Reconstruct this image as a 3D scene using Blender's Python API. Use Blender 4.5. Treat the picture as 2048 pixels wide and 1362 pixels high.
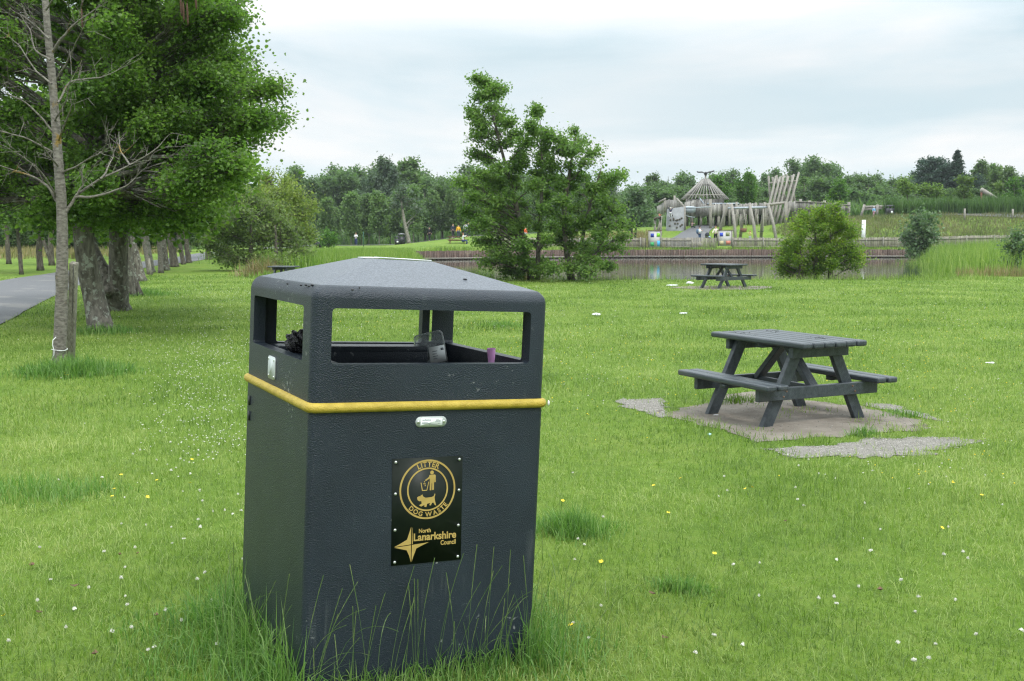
import bpy, bmesh, math, random
import numpy as np
from mathutils import Vector, Matrix
from math import sin, cos, pi, radians

for o in list(bpy.data.objects):
    bpy.data.objects.remove(o)
scn = bpy.context.scene
COL = scn.collection
rng = np.random.default_rng(7)
random.seed(7)

# ------------------------------------------------------------------ camera
F, HOR = 2150.0, 472.0                    # focal length and horizon row in pixels of the 2048 x 1362 picture
PITCH = math.atan((681 - HOR) / F)
CAMZ = 1.6
cam_d = bpy.data.cameras.new("camera")
cam_d.sensor_width = 36
cam_d.lens = F / 2048 * 36
cam_d.clip_start, cam_d.clip_end = 0.05, 6000
cam_d.dof.use_dof = True
cam_d.dof.focus_distance = 3.7
cam_d.dof.aperture_fstop = 14
cam = bpy.data.objects.new("camera", cam_d)
cam.location = (0, 0, CAMZ)
cam.rotation_euler = (pi / 2 - PITCH, 0, 0)
COL.objects.link(cam)
scn.camera = cam

# ------------------------------------------------------------------ sky, sun, exposure
SUN_EL, SUN_ROT = radians(54), radians(150)
CLOUD = 1.0
w = bpy.data.worlds.new("World")
scn.world = w
w.use_nodes = True
nt = w.node_tree
for n in list(nt.nodes):
    nt.nodes.remove(n)


def N(nt, typ, **kw):
    n = nt.nodes.new(typ)
    for k, v in kw.items():
        if k in n.inputs:
            n.inputs[k].default_value = v
        else:
            setattr(n, k, v)
    return n


def ramp(nt, stops, interp='LINEAR'):
    r = nt.nodes.new('ShaderNodeValToRGB')
    r.color_ramp.interpolation = interp
    el = r.color_ramp.elements
    while len(el) < len(stops):
        el.new(0.5)
    for e, (p, c) in zip(el, stops):
        e.position = p
        e.color = c if len(c) == 4 else (*c, 1)
    return r


L = nt.links.new
out = N(nt, 'ShaderNodeOutputWorld')
sky = N(nt, 'ShaderNodeTexSky', sky_type='NISHITA', sun_disc=False, sun_elevation=SUN_EL, sun_rotation=SUN_ROT)
bg1 = N(nt, 'ShaderNodeBackground', Strength=0.09)
L(sky.outputs[0], bg1.inputs[0])
tc = N(nt, 'ShaderNodeTexCoord')
mp = N(nt, 'ShaderNodeMapping')
mp.inputs['Scale'].default_value = (2.0, 2.0, 10.0)
mp.inputs['Location'].default_value = (3.3, 1.7, 0.35)
L(tc.outputs['Generated'], mp.inputs[0])
nz = N(nt, 'ShaderNodeTexNoise', Scale=1.15, Detail=6.0, Roughness=0.52, Distortion=0.35)
L(mp.outputs[0], nz.inputs['Vector'])
cl = ramp(nt, [(0.36, (0.60, 0.76, 0.83)), (0.48, (0.82, 0.91, 0.95)), (0.60, (1.0, 1.0, 1.0))])
L(nz.outputs['Fac'], cl.inputs[0])
sx = N(nt, 'ShaderNodeSeparateXYZ')
L(tc.outputs['Generated'], sx.inputs[0])
# an overcast sky grows brighter from the horizon to the zenith
zr = N(nt, 'ShaderNodeMapRange')
zr.inputs['From Min'].default_value = 0.16
zr.inputs['From Max'].default_value = 0.95
zr.inputs['To Min'].default_value = 0.74
zr.inputs['To Max'].default_value = 2.7
L(sx.outputs[2], zr.inputs[0])
mul = N(nt, 'ShaderNodeVectorMath', operation='SCALE')
# a bank of grey blue cloud low in the sky ahead and to the right


def smap(src, a, b, ta=0.0, tb=1.0):
    m_ = N(nt, 'ShaderNodeMapRange', interpolation_type='SMOOTHSTEP')
    for k_, v_ in (('From Min', a), ('From Max', b), ('To Min', ta), ('To Max', tb)):
        m_.inputs[k_].default_value = v_
    L(src, m_.inputs[0])
    return m_.outputs[0]


def mulm(a, b):
    m_ = N(nt, 'ShaderNodeMath', operation='MULTIPLY')
    L(a, m_.inputs[0])
    L(b, m_.inputs[1])
    return m_.outputs[0]


n2 = N(nt, 'ShaderNodeTexNoise', Scale=2.6, Detail=5.0, Roughness=0.55)
mp2 = N(nt, 'ShaderNodeMapping')
mp2.inputs['Scale'].default_value = (1.0, 1.0, 7.0)
L(tc.outputs['Generated'], mp2.inputs[0])
L(mp2.outputs[0], n2.inputs['Vector'])
zs = N(nt, 'ShaderNodeMath', operation='MULTIPLY_ADD')
L(n2.outputs['Fac'], zs.inputs[0])
zs.inputs[1].default_value = 0.09
L(sx.outputs[2], zs.inputs[2])
bank_f = mulm(mulm(smap(zs.outputs[0], .125, .152), smap(zs.outputs[0], .165, .215, 1.0, 0.0)), smap(sx.outputs[0], -.12, .22, .08, .66))
bm_ = N(nt, 'ShaderNodeMix', data_type='RGBA')
L(bank_f, bm_.inputs[0])
L(cl.outputs[0], bm_.inputs[6])
bm_.inputs[7].default_value = (.56, .735, .81, 1)
L(bm_.outputs[2], mul.inputs[0])
L(zr.outputs[0], mul.inputs['Scale'])
bg2 = N(nt, 'ShaderNodeBackground', Strength=CLOUD)
L(mul.outputs[0], bg2.inputs[0])
mx = N(nt, 'ShaderNodeMixShader', Fac=0.92)
L(bg1.outputs[0], mx.inputs[1])
L(bg2.outputs[0], mx.inputs[2])
L(mx.outputs[0], out.inputs[0])

sd = bpy.data.lights.new("sun", 'SUN')
sd.energy = 1.5
sd.angle = radians(14)
sd.color = (1.0, 0.97, 0.92)
sun = bpy.data.objects.new("sun", sd)
sv = Vector((sin(SUN_ROT) * cos(SUN_EL), cos(SUN_ROT) * cos(SUN_EL), sin(SUN_EL)))
sun.rotation_euler = sv.to_track_quat('Z', 'Y').to_euler()
sun.location = sv * 60
COL.objects.link(sun)

scn.cycles.use_denoising = True
scn.cycles.denoising_prefilter = 'NONE'
scn.cycles.filter_width = 1.2
scn.view_settings.view_transform = 'Standard'
scn.view_settings.look = 'None'
scn.view_settings.exposure = 0.46
scn.view_settings.gamma = 1.0
scn.view_settings.use_curve_mapping = False

# ------------------------------------------------------------------ materials


def new_mat(name):
    m = bpy.data.materials.new(name)
    m.use_nodes = True
    nt = m.node_tree
    return m, nt, nt.nodes['Principled BSDF'], nt.nodes['Material Output']


def surf(name, c1, c2=None, scale=6.0, rough=0.6, bump=0.0, bscale=80.0, spec=0.4, metal=0.0, detail=4.0,
         stretch=None, c3=None, s3=2.0, t3=0.6, lo=0.35, hi=0.65, rnd=0.0, isl=0.0):
    """Principled surface: noise between two colours, an optional third colour in patches, a noise bump."""
    m, nt, p, o = new_mat(name)
    L = nt.links.new
    p.inputs['Roughness'].default_value = rough
    p.inputs['Specular IOR Level'].default_value = spec
    p.inputs['Metallic'].default_value = metal
    tc = N(nt, 'ShaderNodeTexCoord')
    vec = tc.outputs['Object']
    if stretch:
        mp = N(nt, 'ShaderNodeMapping')
        mp.inputs['Scale'].default_value = stretch
        L(vec, mp.inputs[0])
        vec = mp.outputs[0]
    col = None
    if c2:
        nz = N(nt, 'ShaderNodeTexNoise', Scale=scale, Detail=detail, Roughness=0.6)
        L(vec, nz.inputs['Vector'])
        r = ramp(nt, [(lo, c1), (hi, c2)])
        L(nz.outputs['Fac'], r.inputs[0])
        col = r.outputs[0]
    else:
        p.inputs['Base Color'].default_value = (*c1, 1)
    if c3:
        nz3 = N(nt, 'ShaderNodeTexNoise', Scale=s3, Detail=5.0, Roughness=0.65)
        L(tc.outputs['Object'], nz3.inputs['Vector'])
        r3 = ramp(nt, [(t3, (0, 0, 0)), (t3 + 0.06, (1, 1, 1))])
        L(nz3.outputs['Fac'], r3.inputs[0])
        mix = N(nt, 'ShaderNodeMix', data_type='RGBA')
        L(r3.outputs[0], mix.inputs[0])
        L(col, mix.inputs[6])
        mix.inputs[7].default_value = (*c3, 1)
        col = mix.outputs[2]
    if col is not None and rnd:
        oi = N(nt, 'ShaderNodeObjectInfo')
        mr = N(nt, 'ShaderNodeMapRange')
        mr.inputs['To Min'].default_value = 1 - rnd
        mr.inputs['To Max'].default_value = 1 + rnd
        L(oi.outputs['Random'], mr.inputs[0])
        vm = N(nt, 'ShaderNodeVectorMath', operation='SCALE')
        L(col, vm.inputs[0])
        L(mr.outputs[0], vm.inputs['Scale'])
        col = vm.outputs[0]
    if isl:
        gi = N(nt, 'ShaderNodeNewGeometry')
        mi = N(nt, 'ShaderNodeMapRange')
        mi.inputs['To Min'].default_value = 1 - isl
        mi.inputs['To Max'].default_value = 1 + isl
        L(gi.outputs['Random Per Island'], mi.inputs[0])
        vi = N(nt, 'ShaderNodeVectorMath', operation='SCALE')
        L(col, vi.inputs[0])
        L(mi.outputs[0], vi.inputs['Scale'])
        col = vi.outputs[0]
    if col is not None:
        L(col, p.inputs['Base Color'])
    if bump:
        nb = N(nt, 'ShaderNodeTexNoise', Scale=bscale, Detail=4.0, Roughness=0.6)
        L(vec, nb.inputs['Vector'])
        b = N(nt, 'ShaderNodeBump', Strength=bump, Distance=0.02)
        L(nb.outputs['Fac'], b.inputs['Height'])
        L(b.outputs[0], p.inputs['Normal'])
    return m


def leafmat(name, ca, cb, cc, trans=0.35, rough=0.45, spec=0.35, nscale=0.8, rnd=0.0, ntint=0.35):
    """Leaves or grass: every leaf its own tint, broad drifts of colour through the plant, light passing through."""
    m, nt, p, o = new_mat(name)
    L = nt.links.new
    g = N(nt, 'ShaderNodeNewGeometry')
    tc = N(nt, 'ShaderNodeTexCoord')
    nz = N(nt, 'ShaderNodeTexNoise', Scale=nscale, Detail=3.0, Roughness=0.55)
    L(tc.outputs['Object'], nz.inputs['Vector'])
    a = N(nt, 'ShaderNodeMath', operation='MULTIPLY_ADD')
    L(g.outputs['Random Per Island'], a.inputs[0])
    a.inputs[1].default_value = 1 - ntint
    mr = N(nt, 'ShaderNodeMapRange')
    mr.inputs['From Min'].default_value = 0.3
    mr.inputs['From Max'].default_value = 0.7
    mr.inputs['To Min'].default_value = 0.0
    mr.inputs['To Max'].default_value = ntint
    L(nz.outputs['Fac'], mr.inputs[0])
    L(mr.outputs[0], a.inputs[2])
    r = ramp(nt, [(0.08, ca), (0.5, cb), (0.95, cc)])
    L(a.outputs[0], r.inputs[0])
    col = r.outputs[0]
    if rnd:
        oi = N(nt, 'ShaderNodeObjectInfo')
        m2 = N(nt, 'ShaderNodeMapRange')
        m2.inputs['To Min'].default_value = 1 - rnd
        m2.inputs['To Max'].default_value = 1 + rnd
        L(oi.outputs['Random'], m2.inputs[0])
        vm = N(nt, 'ShaderNodeVectorMath', operation='SCALE')
        L(col, vm.inputs[0])
        L(m2.outputs[0], vm.inputs['Scale'])
        col = vm.outputs[0]
    L(col, p.inputs['Base Color'])
    p.inputs['Roughness'].default_value = rough
    p.inputs['Specular IOR Level'].default_value = spec
    t = N(nt, 'ShaderNodeBsdfTranslucent')
    sc = N(nt, 'ShaderNodeVectorMath', operation='MULTIPLY')
    L(col, sc.inputs[0])
    sc.inputs[1].default_value = (1.2, 1.35, 0.75)
    L(sc.outputs[0], t.inputs[0])
    ms = N(nt, 'ShaderNodeMixShader', Fac=trans)
    L(p.outputs[0], ms.inputs[1])
    L(t.outputs[0], ms.inputs[2])
    L(ms.outputs[0], o.inputs[0])
    return m


# ------------------------------------------------------------------ mesh helpers
ROOTW = {}


def tag(o, label=None, cat=None, group=None, kind=None):
    if label:
        o['label'] = label
    if cat:
        o['category'] = cat
    if group:
        o['group'] = group
    if kind:
        o['kind'] = kind
    return o


def thing(name, label, cat, loc=(0, 0, 0), rotz=0.0, group=None, rot=None):
    o = bpy.data.objects.new(name, None)
    o.empty_display_size = 0.2
    o.location = loc
    o.rotation_euler = rot if rot else (0, 0, rotz)
    COL.objects.link(o)
    ROOTW[o.name] = Matrix.LocRotScale(Vector(loc), o.rotation_euler.to_quaternion(), None)
    return tag(o, label, cat, group)


def mesh_np(name, V, faces):
    me = bpy.data.meshes.new(name)
    V = np.ascontiguousarray(V, dtype=np.float32)
    me.vertices.add(len(V))
    me.vertices.foreach_set('co', V.ravel())
    loops, starts, k = [], [], 0
    for A in faces:
        A = np.asarray(A, dtype=np.int32)
        if len(A) == 0:
            continue
        loops.append(A.ravel())
        starts.append(k + np.arange(len(A), dtype=np.int32) * A.shape[1])
        k += A.size
    loops = np.concatenate(loops)
    starts = np.concatenate(starts).astype(np.int32)
    me.loops.add(len(loops))
    me.loops.foreach_set('vertex_index', loops)
    me.polygons.add(len(starts))
    me.polygons.foreach_set('loop_start', starts)
    me.update(calc_edges=True)
    me.validate()
    return me


def link(name, me, mat, parent=None, local=False):
    o = bpy.data.objects.new(name, me)
    COL.objects.link(o)
    if mat:
        me.materials.clear()
        me.materials.append(mat)
    if parent is not None:
        o.parent = parent
        if not local:
            W, q = None, parent
            while q is not None and W is None:      # parts sit unmoved in their thing's frame
                W, q = ROOTW.get(q.name), q.parent
            if W is not None:
                me.transform(W.inverted())
    return o


class MB:
    """Collects shapes and links them as one mesh object."""

    def __init__(s):
        s.v, s.n, s.f = [], 0, {}

    def add(s, V, faces):
        V = np.asarray(V, float).reshape(-1, 3)
        for A in faces:
            A = np.asarray(A)
            if A.ndim == 1:
                A = A[None]
            s.f.setdefault(A.shape[1], []).append(A + s.n)
        s.v.append(V)
        s.n += len(V)
        return s

    def frame_box(s, c, ux, uy, uz):
        c, ux, uy, uz = (np.asarray(q, float) for q in (c, ux, uy, uz))
        V = [c + a * ux + b * uy + d * uz for d in (-.5, .5) for (a, b) in ((-.5, -.5), (.5, -.5), (.5, .5), (-.5, .5))]
        return s.add(V, [[[3, 2, 1, 0], [4, 5, 6, 7], [0, 1, 5, 4], [1, 2, 6, 5], [2, 3, 7, 6], [3, 0, 4, 7]]])

    def box(s, c, d, rz=0.0):
        return s.frame_box(c, (d[0] * cos(rz), d[0] * sin(rz), 0), (-d[1] * sin(rz), d[1] * cos(rz), 0), (0, 0, d[2]))

    def beam(s, a, b, wd, ht, up=(0, 0, 1)):
        a, b = np.asarray(a, float), np.asarray(b, float)
        d = b - a
        t = d / np.linalg.norm(d)
        x = np.cross(t, up)
        if np.linalg.norm(x) < 1e-4:
            x = np.cross(t, (1, 0, 0))
        x /= np.linalg.norm(x)
        y = np.cross(x, t)
        return s.frame_box((a + b) / 2, x * wd, d, y * ht)

    def tube(s, pts, rad, sides=8, cap=True):
        P = np.asarray(pts, float)[None]
        R = np.broadcast_to(np.asarray(rad, float), (P.shape[1],))[None]
        V, A = tube_batch(P, R, sides)
        n = P.shape[1]
        s.add(V, [A])
        if cap:
            k = s.n - len(V)
            s.f.setdefault(sides, []).append(np.array([[k + i for i in range(sides)][::-1], [k + (n - 1) * sides + i for i in range(sides)]]))
        return s

    def ell(s, c, r, seg=10, rings=6, cut=-1.0):
        V, A = [], []
        for j in range(rings + 1):
            ph = -pi / 2 + pi * j / rings
            zz = max(sin(ph), cut)
            for i in range(seg):
                th = 2 * pi * i / seg
                V.append((c[0] + r[0] * cos(ph) * cos(th), c[1] + r[1] * cos(ph) * sin(th), c[2] + r[2] * zz))
        for j in range(rings):
            for i in range(seg):
                A.append([j * seg + i, j * seg + (i + 1) % seg, (j + 1) * seg + (i + 1) % seg, (j + 1) * seg + i])
        return s.add(V, [A])

    def lathe(s, prof, c=(0, 0, 0), seg=16):
        V, A = [], []
        for (r, z) in prof:
            for i in range(seg):
                V.append((c[0] + r * cos(2 * pi * i / seg), c[1] + r * sin(2 * pi * i / seg), c[2] + z))
        for j in range(len(prof) - 1):
            for i in range(seg):
                A.append([j * seg + i, j * seg + (i + 1) % seg, (j + 1) * seg + (i + 1) % seg, (j + 1) * seg + i])
        return s.add(V, [A])

    def prism(s, poly, o, u, v, n, t):
        """Flat outline poly (2-D, along u and v from o) given thickness t along n."""
        o, u, v, n = (np.asarray(q, float) for q in (o, u, v, n))
        k = len(poly)
        lo = [o + p[0] * u + p[1] * v for p in poly]
        hi = [q + n * t for q in lo]
        s.add(lo + hi, [[list(range(k, 2 * k))], [list(range(k))[::-1]],
                        [[i, (i + 1) % k, k + (i + 1) % k, k + i] for i in range(k)]])
        return s

    def build(s, name, mat, parent=None, smooth=False, origin=None, angle=None, local=False):
        V = np.concatenate(s.v)
        F_ = [np.concatenate(a) for a in s.f.values()]
        loc = None
        if parent is None:
            lo, hi = V.min(0), V.max(0)
            loc = np.array(origin if origin is not None else ((lo[0] + hi[0]) / 2, (lo[1] + hi[1]) / 2, lo[2]))
            V = V - loc
        me = mesh_np(name, V, F_)
        if smooth:
            me.polygons.foreach_set('use_smooth', [True] * len(me.polygons))
            if angle:
                me.set_sharp_from_angle(angle=radians(angle))
        o = link(name, me, mat, parent, local)
        if loc is not None:
            o.location = loc
        return o


def tube_batch(P, R, sides):
    """Tubes along N polylines of n points each -> vertices and quads."""
    Nn, n, _ = P.shape
    T = np.gradient(P, axis=1)
    T /= np.linalg.norm(T, axis=2, keepdims=True) + 1e-9
    mean = T.mean(1)
    ref = np.where((np.abs(mean[:, 0]) < 0.75)[:, None], np.array([[1., 0, 0]]), np.array([[0, 0, 1.]]))
    ref = np.repeat(ref[:, None, :], n, 1)
    U = np.cross(T, ref)
    U /= np.linalg.norm(U, axis=2, keepdims=True) + 1e-9
    W = np.cross(T, U)
    th = np.arange(sides) * 2 * pi / sides
    V = P[:, :, None, :] + R[:, :, None, None] * (np.cos(th)[None, None, :, None] * U[:, :, None, :] + np.sin(th)[None, None, :, None] * W[:, :, None, :])
    i = np.arange(sides)
    j = (i + 1) % sides
    base = (np.arange(Nn) * n * sides)[:, None, None] + (np.arange(n - 1) * sides)[None, :, None]
    A = np.stack([base + i, base + j, base + sides + j, base + sides + i], -1).reshape(-1, 4)
    return V.reshape(-1, 3), A


def evaluated(o):
    dg = bpy.context.evaluated_depsgraph_get()
    me = bpy.data.meshes.new_from_object(o.evaluated_get(dg))
    return me


def vnoise(x, y, s=1.0, seed=0):
    x, y = np.asarray(x) * s + 1000 + seed * 17.3, np.asarray(y) * s + 1000 + seed * 9.1
    xi, yi = np.floor(x), np.floor(y)
    fx, fy = x - xi, y - yi
    fx, fy = fx * fx * (3 - 2 * fx), fy * fy * (3 - 2 * fy)
    h = lambda a, b: np.modf(np.abs(np.sin(a * 127.1 + b * 311.7 + seed) * 43758.5453))[0]
    return (h(xi, yi) * (1 - fx) + h(xi + 1, yi) * fx) * (1 - fy) + (h(xi, yi + 1) * (1 - fx) + h(xi + 1, yi + 1) * fx) * fy


def sm(a, b, x):
    t = np.clip((x - a) / (b - a), 0, 1)
    return t * t * (3 - 2 * t)


# ------------------------------------------------------------------ ground form
POND = np.array([(-4.6, 50), (-3.6, 43), (-1, 40.3), (4, 39.6), (9, 39.4), (14, 40.3), (17.5, 43), (21, 50), (29, 72), (40, 103.5), (24, 103.2), (9, 102.5), (0, 97), (-8.5, 92), (-6.3, 66)])
WATER = -0.45
HX = [-60, -40, -22, -15, -6, 5, 15, 30, 45, 70]
HZ = [0, 0, .1, .4, 1.5, 2.0, 2.6, 3.1, 4.0, 4.6]


def pond_d(x, y):
    """signed distance to the pond's edge, positive inside"""
    x, y = np.asarray(x, float), np.asarray(y, float)
    d = np.full(x.shape, 1e9)
    ins = np.zeros(x.shape, bool)
    for i in range(len(POND)):
        a, b = POND[i], POND[(i + 1) % len(POND)]
        e = b - a
        t = np.clip(((x - a[0]) * e[0] + (y - a[1]) * e[1]) / (e @ e), 0, 1)
        d = np.minimum(d, np.hypot(x - a[0] - t * e[0], y - a[1] - t * e[1]))
        c = (a[1] > y) != (b[1] > y)
        xs = a[0] + (y - a[1]) / (e[1] if e[1] else 1e-9) * e[0]
        ins ^= c & (x < xs)
    return np.where(ins, d, -d)


def g(x, y):
    x, y = np.asarray(x, float), np.asarray(y, float)
    z = .07 * np.exp(-((x + .4) ** 2 + (y - 3.8) ** 2) / 7.0) + .025 * np.sin(x * .45 + 1) * np.sin(y * .31) * sm(6, 14, y)
    far = np.interp(x, HX, HZ)
    s1 = sm(70, 92, y)
    z = z * (1 - s1) + s1 * .26
    t = sm(105, 126, y) * sm(-12, 0, x) + sm(92, 134, y) * (1 - sm(-12, 0, x))
    z = z + t * (far - .26 * sm(-30, -10, x))
    d = pond_d(x, y)
    wall = sm(88, 91, y)
    z = z - sm(-.3, 2.2, d) * 1.3 * (1 - wall) - wall * sm(0, .6, d) * 1.6
    return z


def gz(x, y):
    return float(g(np.array([x]), np.array([y]))[0])


def ray(u, v):
    return np.array([u - 1024, F * cos(PITCH) + (681 - v) * sin(PITCH), -F * sin(PITCH) + (681 - v) * cos(PITCH)])


def P(u, v, D):
    """the point at distance D ahead that the photograph shows at (u, v)"""
    d = ray(u, v)
    return np.array([0, 0, CAMZ]) + d * (D / d[1])


def G(u, v, it=12):
    """where the line of sight through (u, v) meets the ground"""
    z = 0.0
    d = ray(u, v)
    for _ in range(it):
        t = (z - CAMZ) / d[2]
        z = gz(d[0] * t, d[1] * t)
    return np.array([d[0] * t, d[1] * t, z])


def on(x, y, dz=0.0):
    return np.array([x, y, gz(x, y) + dz])

# ------------------------------------------------------------------ palette


def grass_ground():
    m, nt, p, o = new_mat('grass_ground')
    L = nt.links.new
    p.inputs['Roughness'].default_value = 0.9
    p.inputs['Specular IOR Level'].default_value = 0.1
    tc = N(nt, 'ShaderNodeTexCoord')
    cols = []
    for sc_, stops in ((0.35, [(0.34, (.075, .14, .018)), (0.5, (.135, .21, .030)), (0.68, (.22, .26, .06))]),
                       (3.5, [(0.3, (.035, .08, .012)), (0.5, (.12, .20, .030)), (0.72, (.21, .26, .07))])):
        nz = N(nt, 'ShaderNodeTexNoise', Scale=sc_, Detail=7.0, Roughness=0.68)
        L(tc.outputs['Object'], nz.inputs['Vector'])
        r = ramp(nt, stops)
        L(nz.outputs['Fac'], r.inputs[0])
        cols.append(r.outputs[0])
    mix = N(nt, 'ShaderNodeMix', data_type='RGBA')
    mix.inputs[0].default_value = 0.5
    L(cols[0], mix.inputs[6])
    L(cols[1], mix.inputs[7])
    L(mix.outputs[2], p.inputs['Base Color'])
    nb = N(nt, 'ShaderNodeTexNoise', Scale=26.0, Detail=5.0, Roughness=0.7)
    L(tc.outputs['Object'], nb.inputs['Vector'])
    b = N(nt, 'ShaderNodeBump', Strength=0.7, Distance=0.06)
    L(nb.outputs['Fac'], b.inputs['Height'])
    L(b.outputs[0], p.inputs['Normal'])
    return m


M_ground = grass_ground()
M_blade = leafmat('grass_blades', (.048, .10, .014), (.172, .264, .050), (.40, .44, .18), trans=.45, rough=.45, spec=.3, nscale=.45, ntint=.50)
M_tuft = leafmat('tuft_blades', (.050, .130, .026), (.125, .25, .052), (.25, .36, .12), trans=.45, rough=.45, spec=.3, nscale=2)
M_reed = leafmat('reed_leaves', (.075, .15, .025), (.17, .27, .05), (.30, .36, .11), trans=.45, nscale=.3)
M_herb = leafmat('tall_herbs', (.035, .085, .02), (.07, .14, .035), (.11, .19, .05), trans=.3, nscale=.4)
M_hill = leafmat('hill_meadow', (.085, .125, .040), (.16, .17, .075), (.25, .21, .125), trans=.35, nscale=.25, ntint=.6)
M_dry = leafmat('dry_grass', (.12, .14, .04), (.22, .19, .09), (.34, .25, .14), trans=.3, nscale=1)
M_alder = leafmat('alder_leaves', (.054, .112, .024), (.128, .228, .046), (.22, .325, .078), trans=.6, rough=.4, spec=.4, nscale=1.3, ntint=.55)
M_alder2 = leafmat('deeper_alder_leaves', (.052, .115, .024), (.12, .215, .042), (.21, .31, .068), trans=.6, rough=.42, spec=.35, nscale=.5)  # slightly deeper greens for the trees behind the nearest one
M_mid = leafmat('lakeside_leaves', (.055, .115, .028), (.130, .225, .055), (.23, .33, .09), trans=.55, rough=.45, nscale=1.0, ntint=.5)
M_willow = leafmat('willow_leaves', (.10, .155, .030), (.20, .265, .06), (.32, .36, .11), trans=.52, rough=.5, nscale=.5)
M_willow_d = leafmat('dark_willow_leaves', (.065, .110, .032), (.135, .195, .058), (.22, .28, .095), trans=.5, rough=.5, nscale=.6)
M_yellow = leafmat('hawthorn_leaves', (.065, .140, .020), (.150, .250, .034), (.30, .35, .055), trans=.55, rough=.45, nscale=1.1, ntint=.5)
M_blueg = leafmat('sallow_leaves', (.055, .110, .050), (.105, .175, .082), (.17, .24, .125), trans=.42, nscale=.6)
M_maple = leafmat('maple_leaves', (.035, .100, .012), (.070, .170, .018), (.13, .24, .03), trans=.4, nscale=.5)
M_lime = leafmat('young_tree_leaves', (.06, .12, .02), (.11, .19, .03), (.17, .24, .05), trans=.4, nscale=.5, rnd=.15)
M_wood1 = leafmat('wood_leaves', (.050, .100, .036), (.095, .165, .060), (.155, .23, .085), trans=.48, nscale=.22, rnd=.2)
M_wood2 = leafmat('birch_leaves', (.060, .120, .040), (.12, .195, .064), (.18, .26, .092), trans=.5, nscale=.25, rnd=.18)
M_wood3 = leafmat('grey_poplar_leaves', (.050, .090, .052), (.092, .142, .084), (.145, .195, .125), trans=.4, nscale=.25, rnd=.12)
M_conif = leafmat('conifer_needles', (.022, .052, .036), (.044, .086, .058), (.075, .125, .085), trans=.2, nscale=.3, rnd=.1)

M_bark = surf('grey_bark', (.055, .049, .039), (.175, .16, .133), scale=9, rough=.9, bump=.9, bscale=22, stretch=(1.6, 1.6, .5), c3=(.25, .265, .22), s3=8.5, t3=.55)
M_barkd = surf('dark_bark', (.050, .043, .033), (.13, .117, .092), scale=10, rough=.9, bump=.8, bscale=25, stretch=(1.6, 1.6, .5), c3=(.19, .19, .15), s3=4, t3=.58)
M_barkp = surf('pale_bark', (.085, .076, .062), (.215, .20, .17), scale=16, rough=.85, bump=.6, bscale=40, stretch=(1, 1, 2.4), c3=(.20, .135, .03), s3=3.2, t3=.61)
M_birch = surf('birch_bark', (.12, .11, .09), (.30, .28, .24), scale=6, rough=.8)
M_asph = surf('asphalt', (.085, .087, .092), (.135, .137, .143), scale=45, rough=.85, bump=.3, bscale=160, c3=(.16, .155, .15), s3=.6, t3=.56)
M_slab = surf('trodden_concrete', (.150, .128, .102), (.225, .198, .165), scale=3.5, rough=.92, bump=.5, bscale=60, c3=(.105, .088, .068), s3=1.6, t3=.6, detail=9)
M_grav = surf('gravel_bed', (.19, .175, .15), (.30, .28, .245), scale=90, rough=.9, bump=.8, bscale=160, c3=(.13, .11, .08), s3=2.5, t3=.6)
M_stone = surf('gravel_stones', (.20, .19, .17), (.36, .345, .315), isl=.3, scale=30, rough=.85)
M_oldwood = surf('weathered_timber', (.19, .175, .15), (.33, .31, .275), scale=5, rough=.85, bump=.35, bscale=30, stretch=(6, 6, .6), c3=(.12, .11, .09), s3=1.8, t3=.62)
M_oldwood2 = surf('silvered_planks', (.17, .16, .145), (.30, .29, .27), isl=.38, scale=1.2, rough=.85, stretch=(9, 9, .5), c3=(.10, .092, .08), s3=.8, t3=.6)
M_fence = surf('fence_timber', (.16, .145, .115), (.28, .26, .215), isl=.32, scale=1.5, rough=.88, stretch=(8, 8, .5))
M_stake = surf('stake_timber', (.13, .12, .09), (.30, .285, .235), scale=4, rough=.85, bump=.6, bscale=22, stretch=(14, 14, .6), c3=(.07, .06, .045), s3=3, t3=.62)
M_sheet = surf('bank_timber', (.055, .034, .026), (.120, .082, .064), isl=.25, scale=2.0, rough=.75, stretch=(5, 5, .7), c3=(.16, .125, .09), s3=.7, t3=.6)
M_tbl = surf('dark_recycled_plastic', (.024, .032, .038), (.050, .061, .069), scale=3, rough=.36, stretch=(.5, 9, 9), bump=.3, bscale=14, c3=(.055, .060, .060), s3=2.2, t3=.6, spec=.5)
M_bolt = surf('rusty_bolt', (.10, .055, .03), (.2, .13, .09), scale=40, rough=.7)
M_red = surf('red_brown_timber', (.11, .045, .03), (.18, .08, .05), scale=4, rough=.7)
M_grey_metal = surf('galvanised_metal', (.30, .34, .38), (.40, .44, .48), scale=8, rough=.5, metal=.3)
M_black = surf('black_plastic', (.014, .015, .017), (.024, .026, .03), scale=8, rough=.4)
M_white = surf('white_plastic', (.70, .72, .74), (.80, .81, .82), scale=8, rough=.5)
M_stem = surf('green_stem', (.055, .115, .022), (.10, .17, .04), scale=8, rough=.6)

# ------------------------------------------------------------------ the ground: one sheet to the horizon


def axis(lo, hi, fine):
    return np.unique(np.round(np.concatenate([np.arange(a, b, s) for a, b, s in fine] + [np.array([lo, hi])]), 3))


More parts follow.
